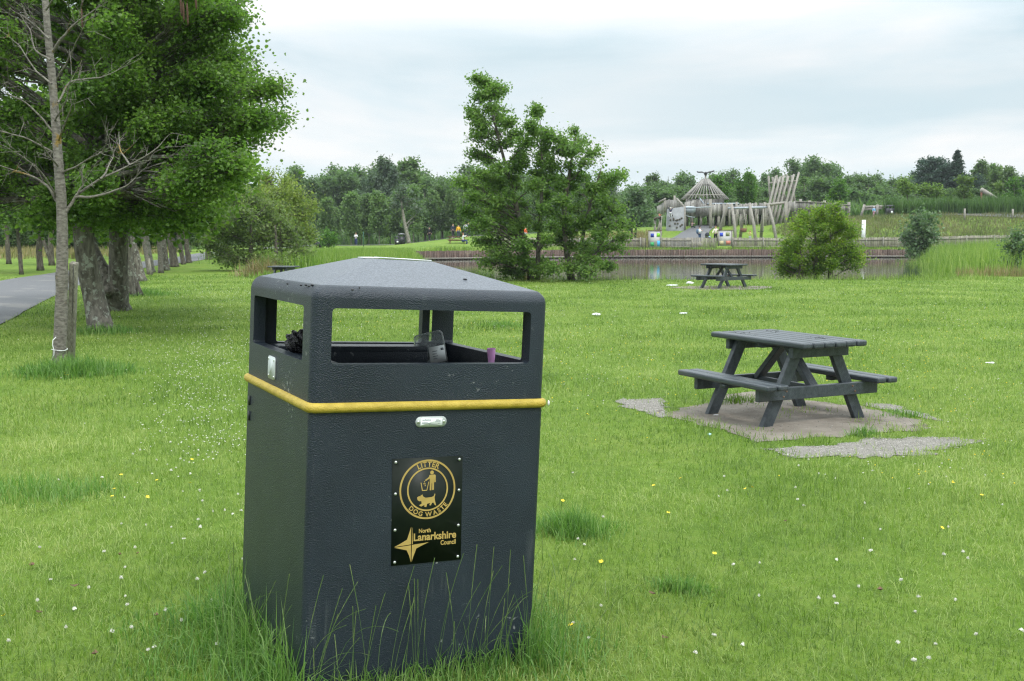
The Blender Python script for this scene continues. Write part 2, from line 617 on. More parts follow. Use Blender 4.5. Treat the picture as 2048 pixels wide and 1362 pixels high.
gx = axis(-900, 900, [(-800, -300, 100), (-300, -70, 12), (-70, -12, 1.2), (-12, 12, .3), (12, 70, 1.2), (70, 300, 12), (300, 850, 100)])
gy = axis(-60, 900, [(-50, -4, 4), (-4, 12, .3), (12, 37, .6), (37, 44, .3), (44, 89, 1.0), (89, 106, .25), (106, 140, .8), (140, 320, 8), (320, 850, 80)])
X, Y = np.meshgrid(gx, gy)
Z = g(X, Y)
nx, ny = len(gx), len(gy)
I = np.arange(nx * ny).reshape(ny, nx)
Q = np.stack([I[:-1, :-1], I[:-1, 1:], I[1:, 1:], I[1:, :-1]], -1).reshape(-1, 4)
me = mesh_np('ground', np.stack([X, Y, Z], -1).reshape(-1, 3), [Q])
me.polygons.foreach_set('use_smooth', [True] * len(me.polygons))
tag(link('ground', me, M_ground), kind='structure')

# water of the pond
m, nt, p, o = new_mat('pond_water')
p.inputs['Base Color'].default_value = (.022, .026, .018, 1)
p.inputs['Roughness'].default_value = 0.03
p.inputs['IOR'].default_value = 1.333
tc = N(nt, 'ShaderNodeTexCoord')
mp = N(nt, 'ShaderNodeMapping')
mp.inputs['Scale'].default_value = (1.0, 2.2, 1)
nt.links.new(tc.outputs['Object'], mp.inputs[0])
nb = N(nt, 'ShaderNodeTexNoise', Scale=1.4, Detail=3.0, Roughness=0.5)
nt.links.new(mp.outputs[0], nb.inputs['Vector'])
b = N(nt, 'ShaderNodeBump', Strength=0.06, Distance=0.05)
nt.links.new(nb.outputs['Fac'], b.inputs['Height'])
nt.links.new(b.outputs[0], p.inputs['Normal'])
M_water = m
mb = MB()
mb.add([(-14, 36, WATER), (44, 36, WATER), (44, 103.3, WATER), (-14, 103.3, WATER)], [[0, 1, 2, 3]])
tag(mb.build('water', M_water, origin=(0, 0, WATER)), kind='structure')


def strip(name, pts, width, mat, dz, seg=1.0):
    """a path laid over the ground"""
    pts = np.asarray(pts, float)
    d = np.r_[0, np.cumsum(np.hypot(*np.diff(pts, axis=0).T))]
    s = np.arange(0, d[-1], seg)
    cx, cy = np.interp(s, d, pts[:, 0]), np.interp(s, d, pts[:, 1])
    k = np.ones(7) / 7
    cx = np.convolve(np.pad(cx, 3, 'edge'), k, 'valid')
    cy = np.convolve(np.pad(cy, 3, 'edge'), k, 'valid')
    wd = np.interp(s, d, width) if np.ndim(width) else np.full(len(s), width)
    tx, ty = np.gradient(cx), np.gradient(cy)
    l = np.hypot(tx, ty)
    nxv, nyv = -ty / l, tx / l
    K = 9
    V = []
    for j in range(K):
        q = (j / (K - 1) - .5) * (wd + .12 * (vnoise(s, s * 0 + j // (K - 1), .8, 3) - .5))
        x, y = cx + nxv * q, cy + nyv * q
        V.append(np.stack([x, y, g(x, y) + dz + .03 * (1 - (2 * j / (K - 1) - 1) ** 2)], -1))
    V = np.stack(V, 1)
    n = len(s)
    I = np.arange(n * K).reshape(n, K)
    Q = np.stack([I[:-1, :-1], I[1:, :-1], I[1:, 1:], I[:-1, 1:]], -1).reshape(-1, 4)[:, ::-1]
    me = mesh_np(name, V.reshape(-1, 3), [Q])
    me.polygons.foreach_set('use_smooth', [True] * len(me.polygons))
    return tag(link(name, me, mat), kind='structure')


PATH = [(-5.6, 2), (-7.6, 9), (-9.9, 16.5), (-12.6, 25), (-15.1, 33), (-17.6, 42), (-20.6, 58), (-23.2, 82), (-26, 115), (-28, 150)]
strip('asphalt_path', PATH, 3.0, M_asph, .02)
pl_ = [P(560, 499, 150), P(700, 494, 147), P(800, 486, 139), P(880, 478, 134), P(940, 472, 132), P(1000, 470, 131), P(1100, 468, 130)]
strip('far_path', [q[:2] for q in pl_], 3.2, M_asph, .06)
strip('play_path', [P(1330, 474, 107)[:2], P(1372, 463, 113)[:2], P(1398, 457, 120)[:2], P(1425, 452, 126)[:2]], [6.0, 3.4, 2.6, 2.2], M_asph, .07)
strip('hill_path', [(36, 127), (42, 127.5), (46, 127), (50, 124), (58, 121), (68, 119)], 2.4, M_asph, .10)

# timber facing of the far bank
mb = MB()
bank = POND[9:14]
for a, b in zip(bank[:-1], bank[1:]):
    n = int(np.hypot(*(b - a)) / .24)
    d = (b - a) / np.hypot(*(b - a))
    nn = np.array([d[1], -d[0]])
    if nn[1] > 0:
        nn = -nn
    for i in range(n):
        q = a + (b - a) * (i + .5) / n + nn * .28
        h = .30 + .05 * random.random()
        mb.box((q[0] + random.uniform(-.01, .01), q[1] + random.uniform(-.02, .02), h - .75), (.225, .07, 1.5), math.atan2(d[1], d[0]))
tag(mb.build('bank_wall', M_sheet), 'dark brown timber piling that holds up the far bank of the pond', 'retaining wall')
mb = MB()
for a, b in zip(bank[:-1], bank[1:]):
    d = (b - a) / np.hypot(*(b - a))
    nn = np.array([d[1], -d[0]])
    if nn[1] > 0:
        nn = -nn
    a2, b2 = a + nn * .36, b + nn * .36
    mb.beam((*a2, -.32), (*b2, -.32), .09, .11)
bw = bpy.data.objects['bank_wall']
ROOTW['bank_wall'] = Matrix.Translation(bw.location)
mb.build('rail', M_oldwood, bw)


def patch(name, px, mat, dz, wob=.10, n=14, seed=1):
    """bare ground seen in the lawn: a sheet with a ragged edge, laid on the ground"""
    c = np.array([G(*q)[:2] for q in px])
    k = len(c)
    edge = []
    for i in range(k):
        for j in range(n):
            edge.append(c[i] + (c[(i + 1) % k] - c[i]) * j / n)
    edge = np.array(edge)
    m = edge.mean(0)
    r = edge - m
    l = np.hypot(*r.T)[:, None]
    wv = (vnoise(edge[:, 0], edge[:, 1], 3.0, seed) - .5) * 2 + (vnoise(edge[:, 0], edge[:, 1], 11.0, seed) - .5)
    edge = m + r * (1 + wob * wv[:, None] / l)
    rings = 6
    V = []
    for j in range(1, rings + 1):
        q = m + (edge - m) * j / rings
        V.append(np.stack([q[:, 0], q[:, 1], g(q[:, 0], q[:, 1]) + dz], -1))
    V = np.concatenate(V + [np.array([[m[0], m[1], gz(*m) + dz]])])
    e = len(edge)
    i = np.arange(e)
    Q = np.concatenate([np.stack([j * e + i, (j + 1) * e + i, (j + 1) * e + (i + 1) % e, j * e + (i + 1) % e], -1) for j in range(rings - 1)])
    T = np.stack([np.full(e, len(V) - 1), i, (i + 1) % e], -1)
    me = mesh_np(name, V, [Q, T])
    tag(link(name, me, mat), kind='structure')
    return edge


SLAB = patch('trodden_slab', [(1322, 829), (1420, 856), (1514, 884), (1700, 870), (1866, 857), (1800, 832), (1728, 812), (1600, 800), (1490, 798), (1400, 806)], M_slab, .005, .10)
GRV = [patch('gravel_patch', [(1534, 899), (1604, 916), (1720, 918), (1816, 912), (1900, 900), (1955, 884), (1900, 873), (1773, 879), (1610, 893)], M_grav, .006, .16, seed=4),
       patch('gravel_patch', [(1216, 808), (1275, 826), (1330, 838), (1352, 812), (1322, 799), (1265, 800)], M_grav, .006, .16, seed=6),
       patch('gravel_patch', [(1728, 812), (1800, 826), (1862, 838), (1850, 828), (1790, 813), (1730, 806)], M_grav, .006, .15, seed=8),
       patch('gravel_patch', [(1430, 800), (1560, 797), (1580, 786), (1500, 784), (1440, 790)], M_slab, .007, .08, seed=9)]


def inside(poly, x, y):
    ins = np.zeros(np.shape(x), bool)
    k = len(poly)
    for i in range(k):
        a, b = poly[i], poly[(i + 1) % k]
        c = (a[1] > y) != (b[1] > y)
        ins ^= c & (x < a[0] + (y - a[1]) / ((b[1] - a[1]) or 1e-9) * (b[0] - a[0]))
    return ins


def path_d(x, y):
    d = np.full(np.shape(x), 1e9)
    for a, b in zip(PATH[:-1], PATH[1:]):
        a, b = np.array(a), np.array(b)
        e = b - a
        t = np.clip(((x - a[0]) * e[0] + (y - a[1]) * e[1]) / (e @ e), 0, 1)
        d = np.minimum(d, np.hypot(x - a[0] - t * e[0], y - a[1] - t * e[1]))
    return d


# loose stones of the gravel patches
V, T = [], []
oct_v = np.array([(1, 0, 0), (-1, 0, 0), (0, 1, 0), (0, -1, 0), (0, 0, 1), (0, 0, -1.)])
oct_f = np.array([(0, 2, 4), (2, 1, 4), (1, 3, 4), (3, 0, 4), (2, 0, 5), (1, 2, 5), (3, 1, 5), (0, 3, 5)])
k = 0
for e, num in ((GRV[0], 4200), (GRV[1], 1900), (GRV[2], 700), (GRV[3], 200), (SLAB, 500)):
    lo, hi = e.min(0), e.max(0)
    q = rng.uniform(lo, hi, (num * 3, 2))
    mid = e.mean(0)
    q = q[inside(e, q[:, 0], q[:, 1])][:num]
    q = np.where(rng.random((len(q), 1)) < .12, mid + (q - mid) * rng.uniform(1.0, 1.35, (len(q), 1)), q)
    for x, y in q:
        s = random.uniform(.003, .008)
        a = random.uniform(0, 6.3)
        v = oct_v * (s * random.uniform(.8, 1.3), s * random.uniform(.6, 1), s * random.uniform(.4, .8)) + rng.normal(0, s * .12, (6, 3))
        v = np.stack([v[:, 0] * cos(a) - v[:, 1] * sin(a), v[:, 0] * sin(a) + v[:, 1] * cos(a), v[:, 2]], -1)
        V.append(v + (x, y, gz(x, y) + .005 + s * .25))
        T.append(oct_f + k)
        k += 6
tag(link('gravel_stones', mesh_np('gravel_stones', np.concatenate(V), [np.concatenate(T)]), M_stone), 'small grey stones lying loose on the gravel patches', 'gravel', kind='stuff')

# ------------------------------------------------------------------ the litter bin
BS, HB = .86, .045
A1, A2, B1, B2 = .0638, .790, .108, .772
HOT, HOB, HBAND, HRIM, HTOP = 1.3737, 1.1916, 1.0497, 1.437, 1.535
_r = (Matrix.Rotation(.0461, 3, 'Y') @ Matrix.Rotation(-.0208, 3, 'X') @ Matrix.Rotation(.4728, 3, 'Z'))
_o = Vector((-.697, 3.3954, 0)) + _r @ Vector((BS / 2, BS / 2, HB))
BIN = thing('litter_bin', 'large dark square litter bin with hooded top and gold band standing in the foreground', 'litter bin', _o, rot=_r.to_euler())
ROOTW[BIN.name] = Matrix.LocRotScale(_o, _r.to_quaternion(), None)


def C3(a, b, h):
    return Vector((a - BS / 2, b - BS / 2, h - HB))


def bin_plastic():
    m, nt, p, o = new_mat('bin_plastic')
    L = nt.links.new
    tc = N(nt, 'ShaderNodeTexCoord')
    nz = N(nt, 'ShaderNodeTexNoise', Scale=3.0, Detail=6.0, Roughness=0.65)
    L(tc.outputs['Object'], nz.inputs['Vector'])
    r = ramp(nt, [(0.3, (.010, .0155, .023)), (0.7, (.018, .027, .038))])
    L(nz.outputs['Fac'], r.inputs[0])
    # scattered pale scuffs and droppings
    n2 = N(nt, 'ShaderNodeTexNoise', Scale=42.0, Detail=3.0, Roughness=0.5)
    L(tc.outputs['Object'], n2.inputs['Vector'])
    n3 = N(nt, 'ShaderNodeTexNoise', Scale=3.1, Detail=2.0)
    L(tc.outputs['Object'], n3.inputs['Vector'])
    mm = N(nt, 'ShaderNodeMath', operation='MULTIPLY')
    L(n2.outputs['Fac'], mm.inputs[0])
    L(n3.outputs['Fac'], mm.inputs[1])
    r2 = ramp(nt, [(0.415, (0, 0, 0)), (0.47, (.6, .6, .6))])
    L(mm.outputs[0], r2.inputs[0])
    mix = N(nt, 'ShaderNodeMix', data_type='RGBA')
    L(r2.outputs[0], mix.inputs[0])
    L(r.outputs[0], mix.inputs[6])
    mix.inputs[7].default_value = (.30, .31, .30, 1)
    # pale runs where rain has carried lime and droppings down the sides
    ms = N(nt, 'ShaderNodeMapping')
    ms.inputs['Scale'].default_value = (46, 46, 2.6)
    L(tc.outputs['Object'], ms.inputs[0])
    n4 = N(nt, 'ShaderNodeTexNoise', Scale=1.0, Detail=3.0, Roughness=0.6)
    L(ms.outputs[0], n4.inputs['Vector'])
    n5 = N(nt, 'ShaderNodeTexNoise', Scale=4.2, Detail=2.0)
    L(tc.outputs['Object'], n5.inputs['Vector'])
    m5 = N(nt, 'ShaderNodeMath', operation='MULTIPLY')
    L(n4.outputs['Fac'], m5.inputs[0])
    L(n5.outputs['Fac'], m5.inputs[1])
    r5 = ramp(nt, [(0.36, (0, 0, 0)), (0.48, (.2, .2, .2))])
    L(m5.outputs[0], r5.inputs[0])
    mi2 = N(nt, 'ShaderNodeMix', data_type='RGBA')
    L(r5.outputs[0], mi2.inputs[0])
    L(mix.outputs[2], mi2.inputs[6])
    mi2.inputs[7].default_value = (.13, .14, .14, 1)
    L(mi2.outputs[2], p.inputs['Base Color'])
    p.inputs['Roughness'].default_value = .33
    p.inputs['Specular IOR Level'].default_value = .36
    mp = N(nt, 'ShaderNodeMapping')
    mp.inputs['Scale'].default_value = (1, 1, 1.5)
    L(tc.outputs['Object'], mp.inputs[0])
    nb = N(nt, 'ShaderNodeTexNoise', Scale=200.0, Detail=2.0, Roughness=0.5)
    L(mp.outputs[0], nb.inputs['Vector'])
    b = N(nt, 'ShaderNodeBump', Strength=.9, Distance=.0034)
    L(nb.outputs['Fac'], b.inputs['Height'])
    L(b.outputs[0], p.inputs['Normal'])
    return m


M_bin = bin_plastic()
M_roof = surf('sky_sheen_plastic', (.068, .078, .093), (.138, .155, .182), scale=150, rough=.38, bump=.5, bscale=210, spec=.6, detail=2.0, lo=.38, hi=.66)  # sky reflection painted in as a paler base colour; the speckle is dust
M_binin = surf('bin_liner', (.010, .011, .013), (.018, .02, .023), scale=9, rough=.5)
M_gold = surf('gold_band_paint', (.36, .26, .03), (.47, .345, .05), scale=30, rough=.5, bump=.35, bscale=190, c3=(.26, .19, .04), s3=40, t3=.66)
M_goldflat = surf('gold_print', (.34, .24, .07), (.42, .30, .09), scale=20, rough=.45)
M_sign = surf('black_sign_plate', (.006, .010, .007), (.010, .014, .010), scale=12, rough=.42, spec=.16)
M_rivet = surf('rivet_metal', (.50, .52, .50), (.62, .64, .62), scale=60, rough=.3, metal=.8)
M_plate = surf('brushed_plate', (.42, .46, .45), (.50, .54, .52), scale=25, rough=.55, metal=.2, c3=(.30, .32, .30), s3=30, t3=.6)
M_label = surf('pale_label', (.68, .72, .70), (.78, .81, .80), scale=20, rough=.5)
M_print = surf('grey_print', (.16, .19, .20), (.2, .23, .24), scale=20, rough=.6)


def rbox(a0, a1, b0, b1, h0, h1, bev, edges='v', seg=4, top=None):
    bm = bmesh.new()
    vs = [bm.verts.new(C3(a, b, h)) for h in (h0, h1) for (a, b) in ((a0, b0), (a1, b0), (a1, b1), (a0, b1))]
    f = [(3, 2, 1, 0), (0, 1, 5, 4), (1, 2, 6, 5), (2, 3, 7, 6), (3, 0, 4, 7)]
    if top:
        c, half, hh = top
        vs += [bm.verts.new(C3(c + da * half, c + db * half, hh)) for (da, db) in ((-1, -1), (1, -1), (1, 1), (-1, 1))]
        f += [(4, 5, 9, 8), (5, 6, 10, 9), (6, 7, 11, 10), (7, 4, 8, 11), (8, 9, 10, 11)]
    else:
        f += [(4, 5, 6, 7)]
    for q in f:
        bm.faces.new([vs[i] for i in q])
    E = []
    for e in bm.edges:
        d = e.verts[1].co - e.verts[0].co
        ax = max(range(3), key=lambda i: abs(d[i]))
        rim = all(abs(v.co.z - (h1 - HB)) < 1e-6 for v in e.verts)
        if (ax == 2 and 'v' in edges) or ('r' in edges and rim) or (edges == 'x' and ax == 0) or (edges == 'y' and ax == 1) or ('t' in edges and top and not rim and min(v.co.z for v in e.verts) >= h1 - HB - 1e-6):
            E.append(e)
    if E:
        bmesh.ops.bevel(bm, geom=E, offset=bev, segments=seg, profile=.5, affect='EDGES')
    bmesh.ops.recalc_face_normals(bm, faces=bm.faces)
    me = bpy.data.meshes.new('shape')
    bm.to_mesh(me)
    bm.free()
    o = bpy.data.objects.new('shape', me)
    COL.objects.link(o)
    return o


def cut(o, cutters, bevel=0.0):
    for c in cutters:
        md = o.modifiers.new('cut', 'BOOLEAN')
        md.operation, md.solver, md.object = 'DIFFERENCE', 'EXACT', c
    if bevel:
        md = o.modifiers.new('soft', 'BEVEL')
        md.width, md.segments, md.limit_method, md.angle_limit = bevel, 3, 'ANGLE', radians(50)
    me = evaluated(o)
    for c in cutters + [o]:
        m_ = c.data
        bpy.data.objects.remove(c)
        bpy.data.meshes.remove(m_)
    return me


def smooth_mesh(me, ang=35):
    me.polygons.foreach_set('use_smooth', [True] * len(me.polygons))
    me.set_sharp_from_angle(angle=radians(ang))
    return me


W_ = .045
hood = rbox(0, BS, 0, BS, HBAND - .01, HRIM, .034, 'vr', 5, top=(BS / 2, .11, HTOP))
inner = rbox(W_, BS - W_, W_, BS - W_, HBAND - .2, HRIM - .035, .02, 'v', 3, top=(BS / 2, .11, HTOP - .05))
cuts = [rbox(A1, A2, -.2, .3, HOB, HOT, .012, 'y', 3), rbox(.10, .718, .6, BS + .2, HOB, HOT, .012, 'y', 3),
        rbox(-.2, .3, B1, B2, HOB + .001, HOT + .001, .012, 'x', 3), rbox(.6, BS + .2, B1, .822, HOB + .001, HOT + .001, .012, 'x', 3)]
# the slit beside the door post at the far corner
sl = rbox(.758, .769, BS - .16, BS + .1, HOB + .004, HOT - .003, .001, 'n')
for v in sl.data.vertices:                     # gap sheared along the camera's line of sight so daylight shows through
    v.co.x += .40 * (v.co.y - (BS / 2 - .02))
me = cut(hood, [inner] + cuts + [sl], .007)
hood = link('hood', smooth_mesh(me, 50), M_bin, BIN, local=True)
me.materials.append(M_roof)                     # the slopes of the cap are coloured paler to imitate sky reflection
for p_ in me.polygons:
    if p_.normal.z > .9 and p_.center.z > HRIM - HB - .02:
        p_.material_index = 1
flatten = lambda o_: setattr(o_.modifiers.new('flat', 'WEIGHTED_NORMAL'), 'keep_sharp', True)
flatten(hood)

m_ = .0025 * (HBAND - HB) / 2 * BS
body = rbox(-m_, BS + m_, -m_, BS + m_, HB - .03, HBAND + .004, .026, 'v', 4)
for v in body.data.vertices:
    if v.co.z > .5:
        v.co.x *= BS / (BS + 2 * m_)
        v.co.y *= BS / (BS + 2 * m_)
hol = rbox(.05, BS - .05, .05, BS - .05, HB + .1, HBAND + .3, .02, 'v', 3)
me = cut(body, [hol], 0)
flatten(link('body', smooth_mesh(me, 50), M_bin, BIN, local=True))

# gold band: half-round moulding round all four sides
mb = MB()
K = 10
prof = [(.017 * cos(t), .0165 * sin(t)) for t in np.linspace(-pi / 2, pi / 2, K)]
ring = []
for (cxn, cyn, a0) in ((BS - .024, .024, -pi / 2), (BS - .024, BS - .024, 0), (.024, BS - .024, pi / 2), (.024, .024, pi)):
    for t in np.linspace(0, pi / 2, 6):
        ring.append((cxn, cyn, a0 + t))
V = []
for (ca, cb, t) in ring:
    for (q, z) in prof:
        rr = .024 - .001 + q
        V.append(C3(ca + rr * cos(t), cb + rr * sin(t), HBAND + z))
n = len(ring)
Q = [[i * K + j, ((i + 1) % n) * K + j, ((i + 1) % n) * K + j + 1, i * K + j + 1] for i in range(n) for j in range(K - 1)]
mb.add([tuple(v) for v in V], [Q])
mb.build('band', M_gold, BIN, smooth=True, local=True)
mb = MB()
mb.ell(C3(BS + .017, .0, HBAND), (.004, .005, .010))
mb.build('band_clip', M_white, BIN, smooth=True, local=True)

# inside: liner, ledges
mb = MB()
mb.box(C3(BS / 2, BS / 2, HOB - .20), (BS - .1, BS - .1, .012))
mb.build('liner', M_binin, BIN, local=True)
mb = MB()
mb.box(C3(BS / 2 - .045, BS - W_ - .062, HOB - .018), (BS - 2 * W_ - .15, .118, .026))
mb.box(C3(BS / 2 - .045, BS - W_ - .116, HOB - .05), (BS - 2 * W_ - .15, .010, .05))
mb.box(C3(W_ + .05, BS / 2 - .10, HOB - .022), (.095, BS - 2 * W_ - .28, .022))
led = mb.build('ledge', M_bin, BIN, local=True)
md = led.modifiers.new('soft', 'BEVEL')
md.width, md.segments = .005, 2

# white plates on the flat crown of the hood
mb = MB()
mb.frame_box(C3(BS / 2 + .028, BS / 2 - .02, HTOP + .0045), (.170, 0, -.003), (0, .15, 0), (0, 0, .004))
mb.frame_box(C3(BS / 2 - .085, BS / 2 + .035, HTOP + .0035), (.052, 0, .002), (0, .10, 0), (0, 0, .004))
mb.build('crown_plate', M_white, BIN, local=True)

# drilled holes and burn marks on the hood: small dark caps
mb = MB()


def roofpt(u, v):
    d = ray(u, v)
    Wi = ROOTW[BIN.name].inverted()
    c = Wi @ Vector((0, 0, CAMZ))
    dd = Wi.to_3x3() @ Vector(d)
    best = None
    for (nrm, k) in (((0, -1), 1), ((-1, 0), 1)):
        # slope planes rising from the rim to the crown
        n3 = Vector((nrm[0] * (HTOP - HRIM), nrm[1] * (HTOP - HRIM), (BS / 2 - .11)))
        q0 = C3(0, 0, HRIM)
        t = (q0 - c).dot(n3) / dd.dot(n3)
        h = c + dd * t
        if best is None or h.z < best.z:
            best = h
    return best


for (u, v, s) in ((575, 568, .004), (602, 571, .005), (612, 570.5, .006), (618, 573, .004), (624, 570.5, .006), (705, 580, .006), (719, 576, .003), (930, 559, .008)):
    q = roofpt(u, v)
    mb = MB()
    mb.ell(q + Vector((0, 0, .001)), (s, s, .0035), 8, 4)
    mb.build('roof_hole', M_black, BIN, smooth=True, local=True)

# metal tag on the side face
mb = MB()
pl = [(-.047, -.040), (.047, -.040), (.047, .040), (-.047, .040)]


def rrect(w, h, r, n=5):
    o = []
    for (cx_, cy_, a) in ((w / 2 - r, -h / 2 + r, -pi / 2), (w / 2 - r, h / 2 - r, 0), (-w / 2 + r, h / 2 - r, pi / 2), (-w / 2 + r, -h / 2 + r, pi)):
        for t in np.linspace(0, pi / 2, n):
            o.append((cx_ + r * cos(a + t), cy_ + r * sin(a + t)))
    return o


mb.prism(rrect(.094, .082, .014), C3(0, .48, 1.128), (0, -1, 0), (0, 0, 1), (-1, 0, 0), .004)
tg = mb.build('tag', M_plate, BIN, local=True)
for a in (-.036, .036):
    for b in (-.03, .03):
        mb = MB()
        mb.ell(C3(-.004, .48 - a, 1.128 + b), (.003, .005, .005), 8, 4)
        mb.build('rivet', M_rivet, tg, smooth=True, local=True)


def facep(u, v, lift, c=(.42, .69)):
    return C3(c[0] + u, -lift, c[1] + v)


# maker's label
mb = MB()
mb.prism(rrect(.114, .036, .0175), facep(0, 0, 0, (.4225, .995)), (1, 0, 0), (0, 0, 1), (0, -1, 0), .003)
lab = mb.build('maker_label', M_plate, BIN, local=True)
for a in (-.047, .047):
    mb = MB()
    mb.ell(facep(a, 0, .003, (.4225, .995)), (.0055, .003, .0055), 10, 5)
    mb.build('rivet', M_rivet, lab, smooth=True, local=True)
mb = MB()
mb.prism(rrect(.080, .026, .001), facep(.001, 0, .003, (.4225, .995)), (1, 0, 0), (0, 0, 1), (0, -1, 0), .0008)
mb.build('paper', M_label, lab, local=True)


def text2d(s):
    cu = bpy.data.curves.new('txt', 'FONT')
    cu.body, cu.size, cu.resolution_u, cu.offset = s, 1.0, 5, .03
    o = bpy.data.objects.new('txt', cu)
    COL.objects.link(o)
    me = evaluated(o)
    V = np.array([v.co[:2] for v in me.vertices])
    Fc = [list(p.vertices) for p in me.polygons]
    bpy.data.objects.remove(o)
    bpy.data.curves.remove(cu)
    bpy.data.meshes.remove(me)
    return V, Fc


def put_text(mb, s, x0, x1, y0, y1, c, lift):
    V, Fc = text2d(s)
    lo, hi = V.min(0), V.max(0)
    q = (V - lo) / (hi - lo) * (x1 - x0, y1 - y0) + (x0, y0)
    mb.add([tuple(facep(a, b, lift, c)) for a, b in q], [[f] for f in Fc])


mb = MB()
cL = (.4225, .995)
put_text(mb, 'wybone', -.034, -.002, .002, .0105, cL, .0042)
for (a, b, wd) in ((.016, .008, .012), (.016, .003, .018), (.014, -.001, .020), (-.034, -.003, .022), (-.034, -.006, .034), (-.008, -.009, .03), (.024, -.006, .010)):
    mb.prism([(0, 0), (wd, 0), (wd, .0014), (0, .0014)], facep(a, b, .0038, cL), (1, 0, 0), (0, 0, 1), (0, -1, 0), .0004)
mb.build('print', M_print, lab, local=True)

# the sign
mb = MB()
SC = (.4215, .690)
SK = .010          # the plate was fixed slightly askew


def sp(u, v, lift):
    return facep(u + SK * (-v) / .36, v, lift, SC)


sq = [(-.129, -.183), (.129, -.183), (.129, .183), (-.129, .183)]
V = [tuple(sp(a, b, l)) for l in (0, .003) for (a, b) in sq]
mb.add(V, [[[4, 5, 6, 7]], [[0, 1, 5, 4]], [[1, 2, 6, 5]], [[2, 3, 7, 6]], [[3, 0, 4, 7]]])
sign = mb.build('sign_plate', M_sign, BIN, local=True)
for a in (-.117, .117):
    for b in (-.172, -.061, .063, .171):
        mb = MB()
        mb.ell(sp(a, b, .003), (.0055, .0042, .0055), 12, 6)
        mb.build('rivet', M_rivet, sign, smooth=True, local=True)
LIFT = .0036


def zx(x, y):
    return ((x - 455) / 2198, (800 - y) / 2290)


def annulus(mb, c, r0, r1, n=72):
    V = []
    for i in range(n):
        t = 2 * pi * i / n
        V += [tuple(sp(c[0] + r * cos(t), c[1] + r * sin(t), LIFT)) for r in (r0, r1)]
    mb.add(V, [[[2 * i, 2 * i + 1, 2 * ((i + 1) % n) + 1, 2 * ((i + 1) % n)] for i in range(n)]])


def poly(mb, pts):
    """an outline of the print, cut into triangles"""
    bm = bmesh.new()
    vs = [bm.verts.new((*q, 0)) for q in pts]
    f = bm.faces.new(vs)
    r = bmesh.ops.triangulate(bm, faces=[f])
    bm.verts.index_update()
    T = [[v.index for v in f.verts] for f in bm.faces]
    Vp = [tuple(sp(v.co.x, v.co.y, LIFT)) for v in bm.verts]
    bm.free()
    T = [t if (pts[t[1]][0] - pts[t[0]][0]) * (pts[t[2]][1] - pts[t[0]][1]) - (pts[t[1]][1] - pts[t[0]][1]) * (pts[t[2]][0] - pts[t[0]][0]) > 0 else t[::-1] for t in T]
    mb.add(Vp, [T])


def stroke(mb, a, b, wd):
    a, b = np.array(a), np.array(b)
    d = (b - a) / np.hypot(*(b - a))
    n_ = np.array([-d[1], d[0]]) * wd / 2
    poly(mb, [tuple(a - n_), tuple(b - n_), tuple(b + n_), tuple(a + n_)])


def disc(mb, c, r, n=14):
    poly(mb, [(c[0] + r * cos(2 * pi * i / n), c[1] + r * sin(2 * pi * i / n)) for i in range(n)])


CC = zx(455, 634)
mb = MB()
annulus(mb, CC, .0968, .1032)
annulus(mb, CC, .0700, .0755)


def arc_text(mb, s, r, a0, a1, top, hgt):
    """letters set along an arc; a0..a1 are the angles of the first and last letter's middle"""
    ws = []
    gl = {}
    for ch in s:
        if ch != ' ' and ch not in gl:
            gl[ch] = text2d(ch)
        ws.append(.30 if ch == ' ' else (gl[ch][0][:, 0].max() - gl[ch][0][:, 0].min()) + .12)
    tot = sum(ws)
    k = hgt / .70
    cum = 0
    for ch, wd in zip(s, ws):
        t = a0 + (a1 - a0) * (cum + wd / 2) / tot
        cum += wd
        if ch == ' ':
            continue
        V, Fc = gl[ch]
        mid = (V[:, 0].min() + V[:, 0].max()) / 2
        ux, uy = (-sin(t), cos(t)), (cos(t), sin(t))
        if top:
            ux, base = (sin(t), -cos(t)), r
        else:
            uy, base = (-cos(t), -sin(t)), r
        o_ = (CC[0] + base * cos(t), CC[1] + base * sin(t))
        mb.add([tuple(sp(o_[0] + ((x - mid) * ux[0] + y * uy[0]) * k, o_[1] + ((x - mid) * ux[1] + y * uy[1]) * k, LIFT)) for x, y in V], [[f] for f in Fc])


arc_text(mb, 'LITTER', .0785, radians(117), radians(60), True, .0172)
arc_text(mb, 'DOG WASTE', .0940, radians(221), radians(324), False, .0155)
put = lambda s, x0, x1, y0, y1: put_text2(mb, s, zx(x0, y0), zx(x1, y1))


def put_text2(mb, s, lo2, hi2):
    V, Fc = text2d(s)
    lo, hi = V.min(0), V.max(0)
    q = (V - lo) / (hi - lo) * (hi2[0] - lo2[0], hi2[1] - lo2[1]) + lo2
    mb.add([tuple(sp(a, b, LIFT)) for a, b in q], [[f] for f in Fc])


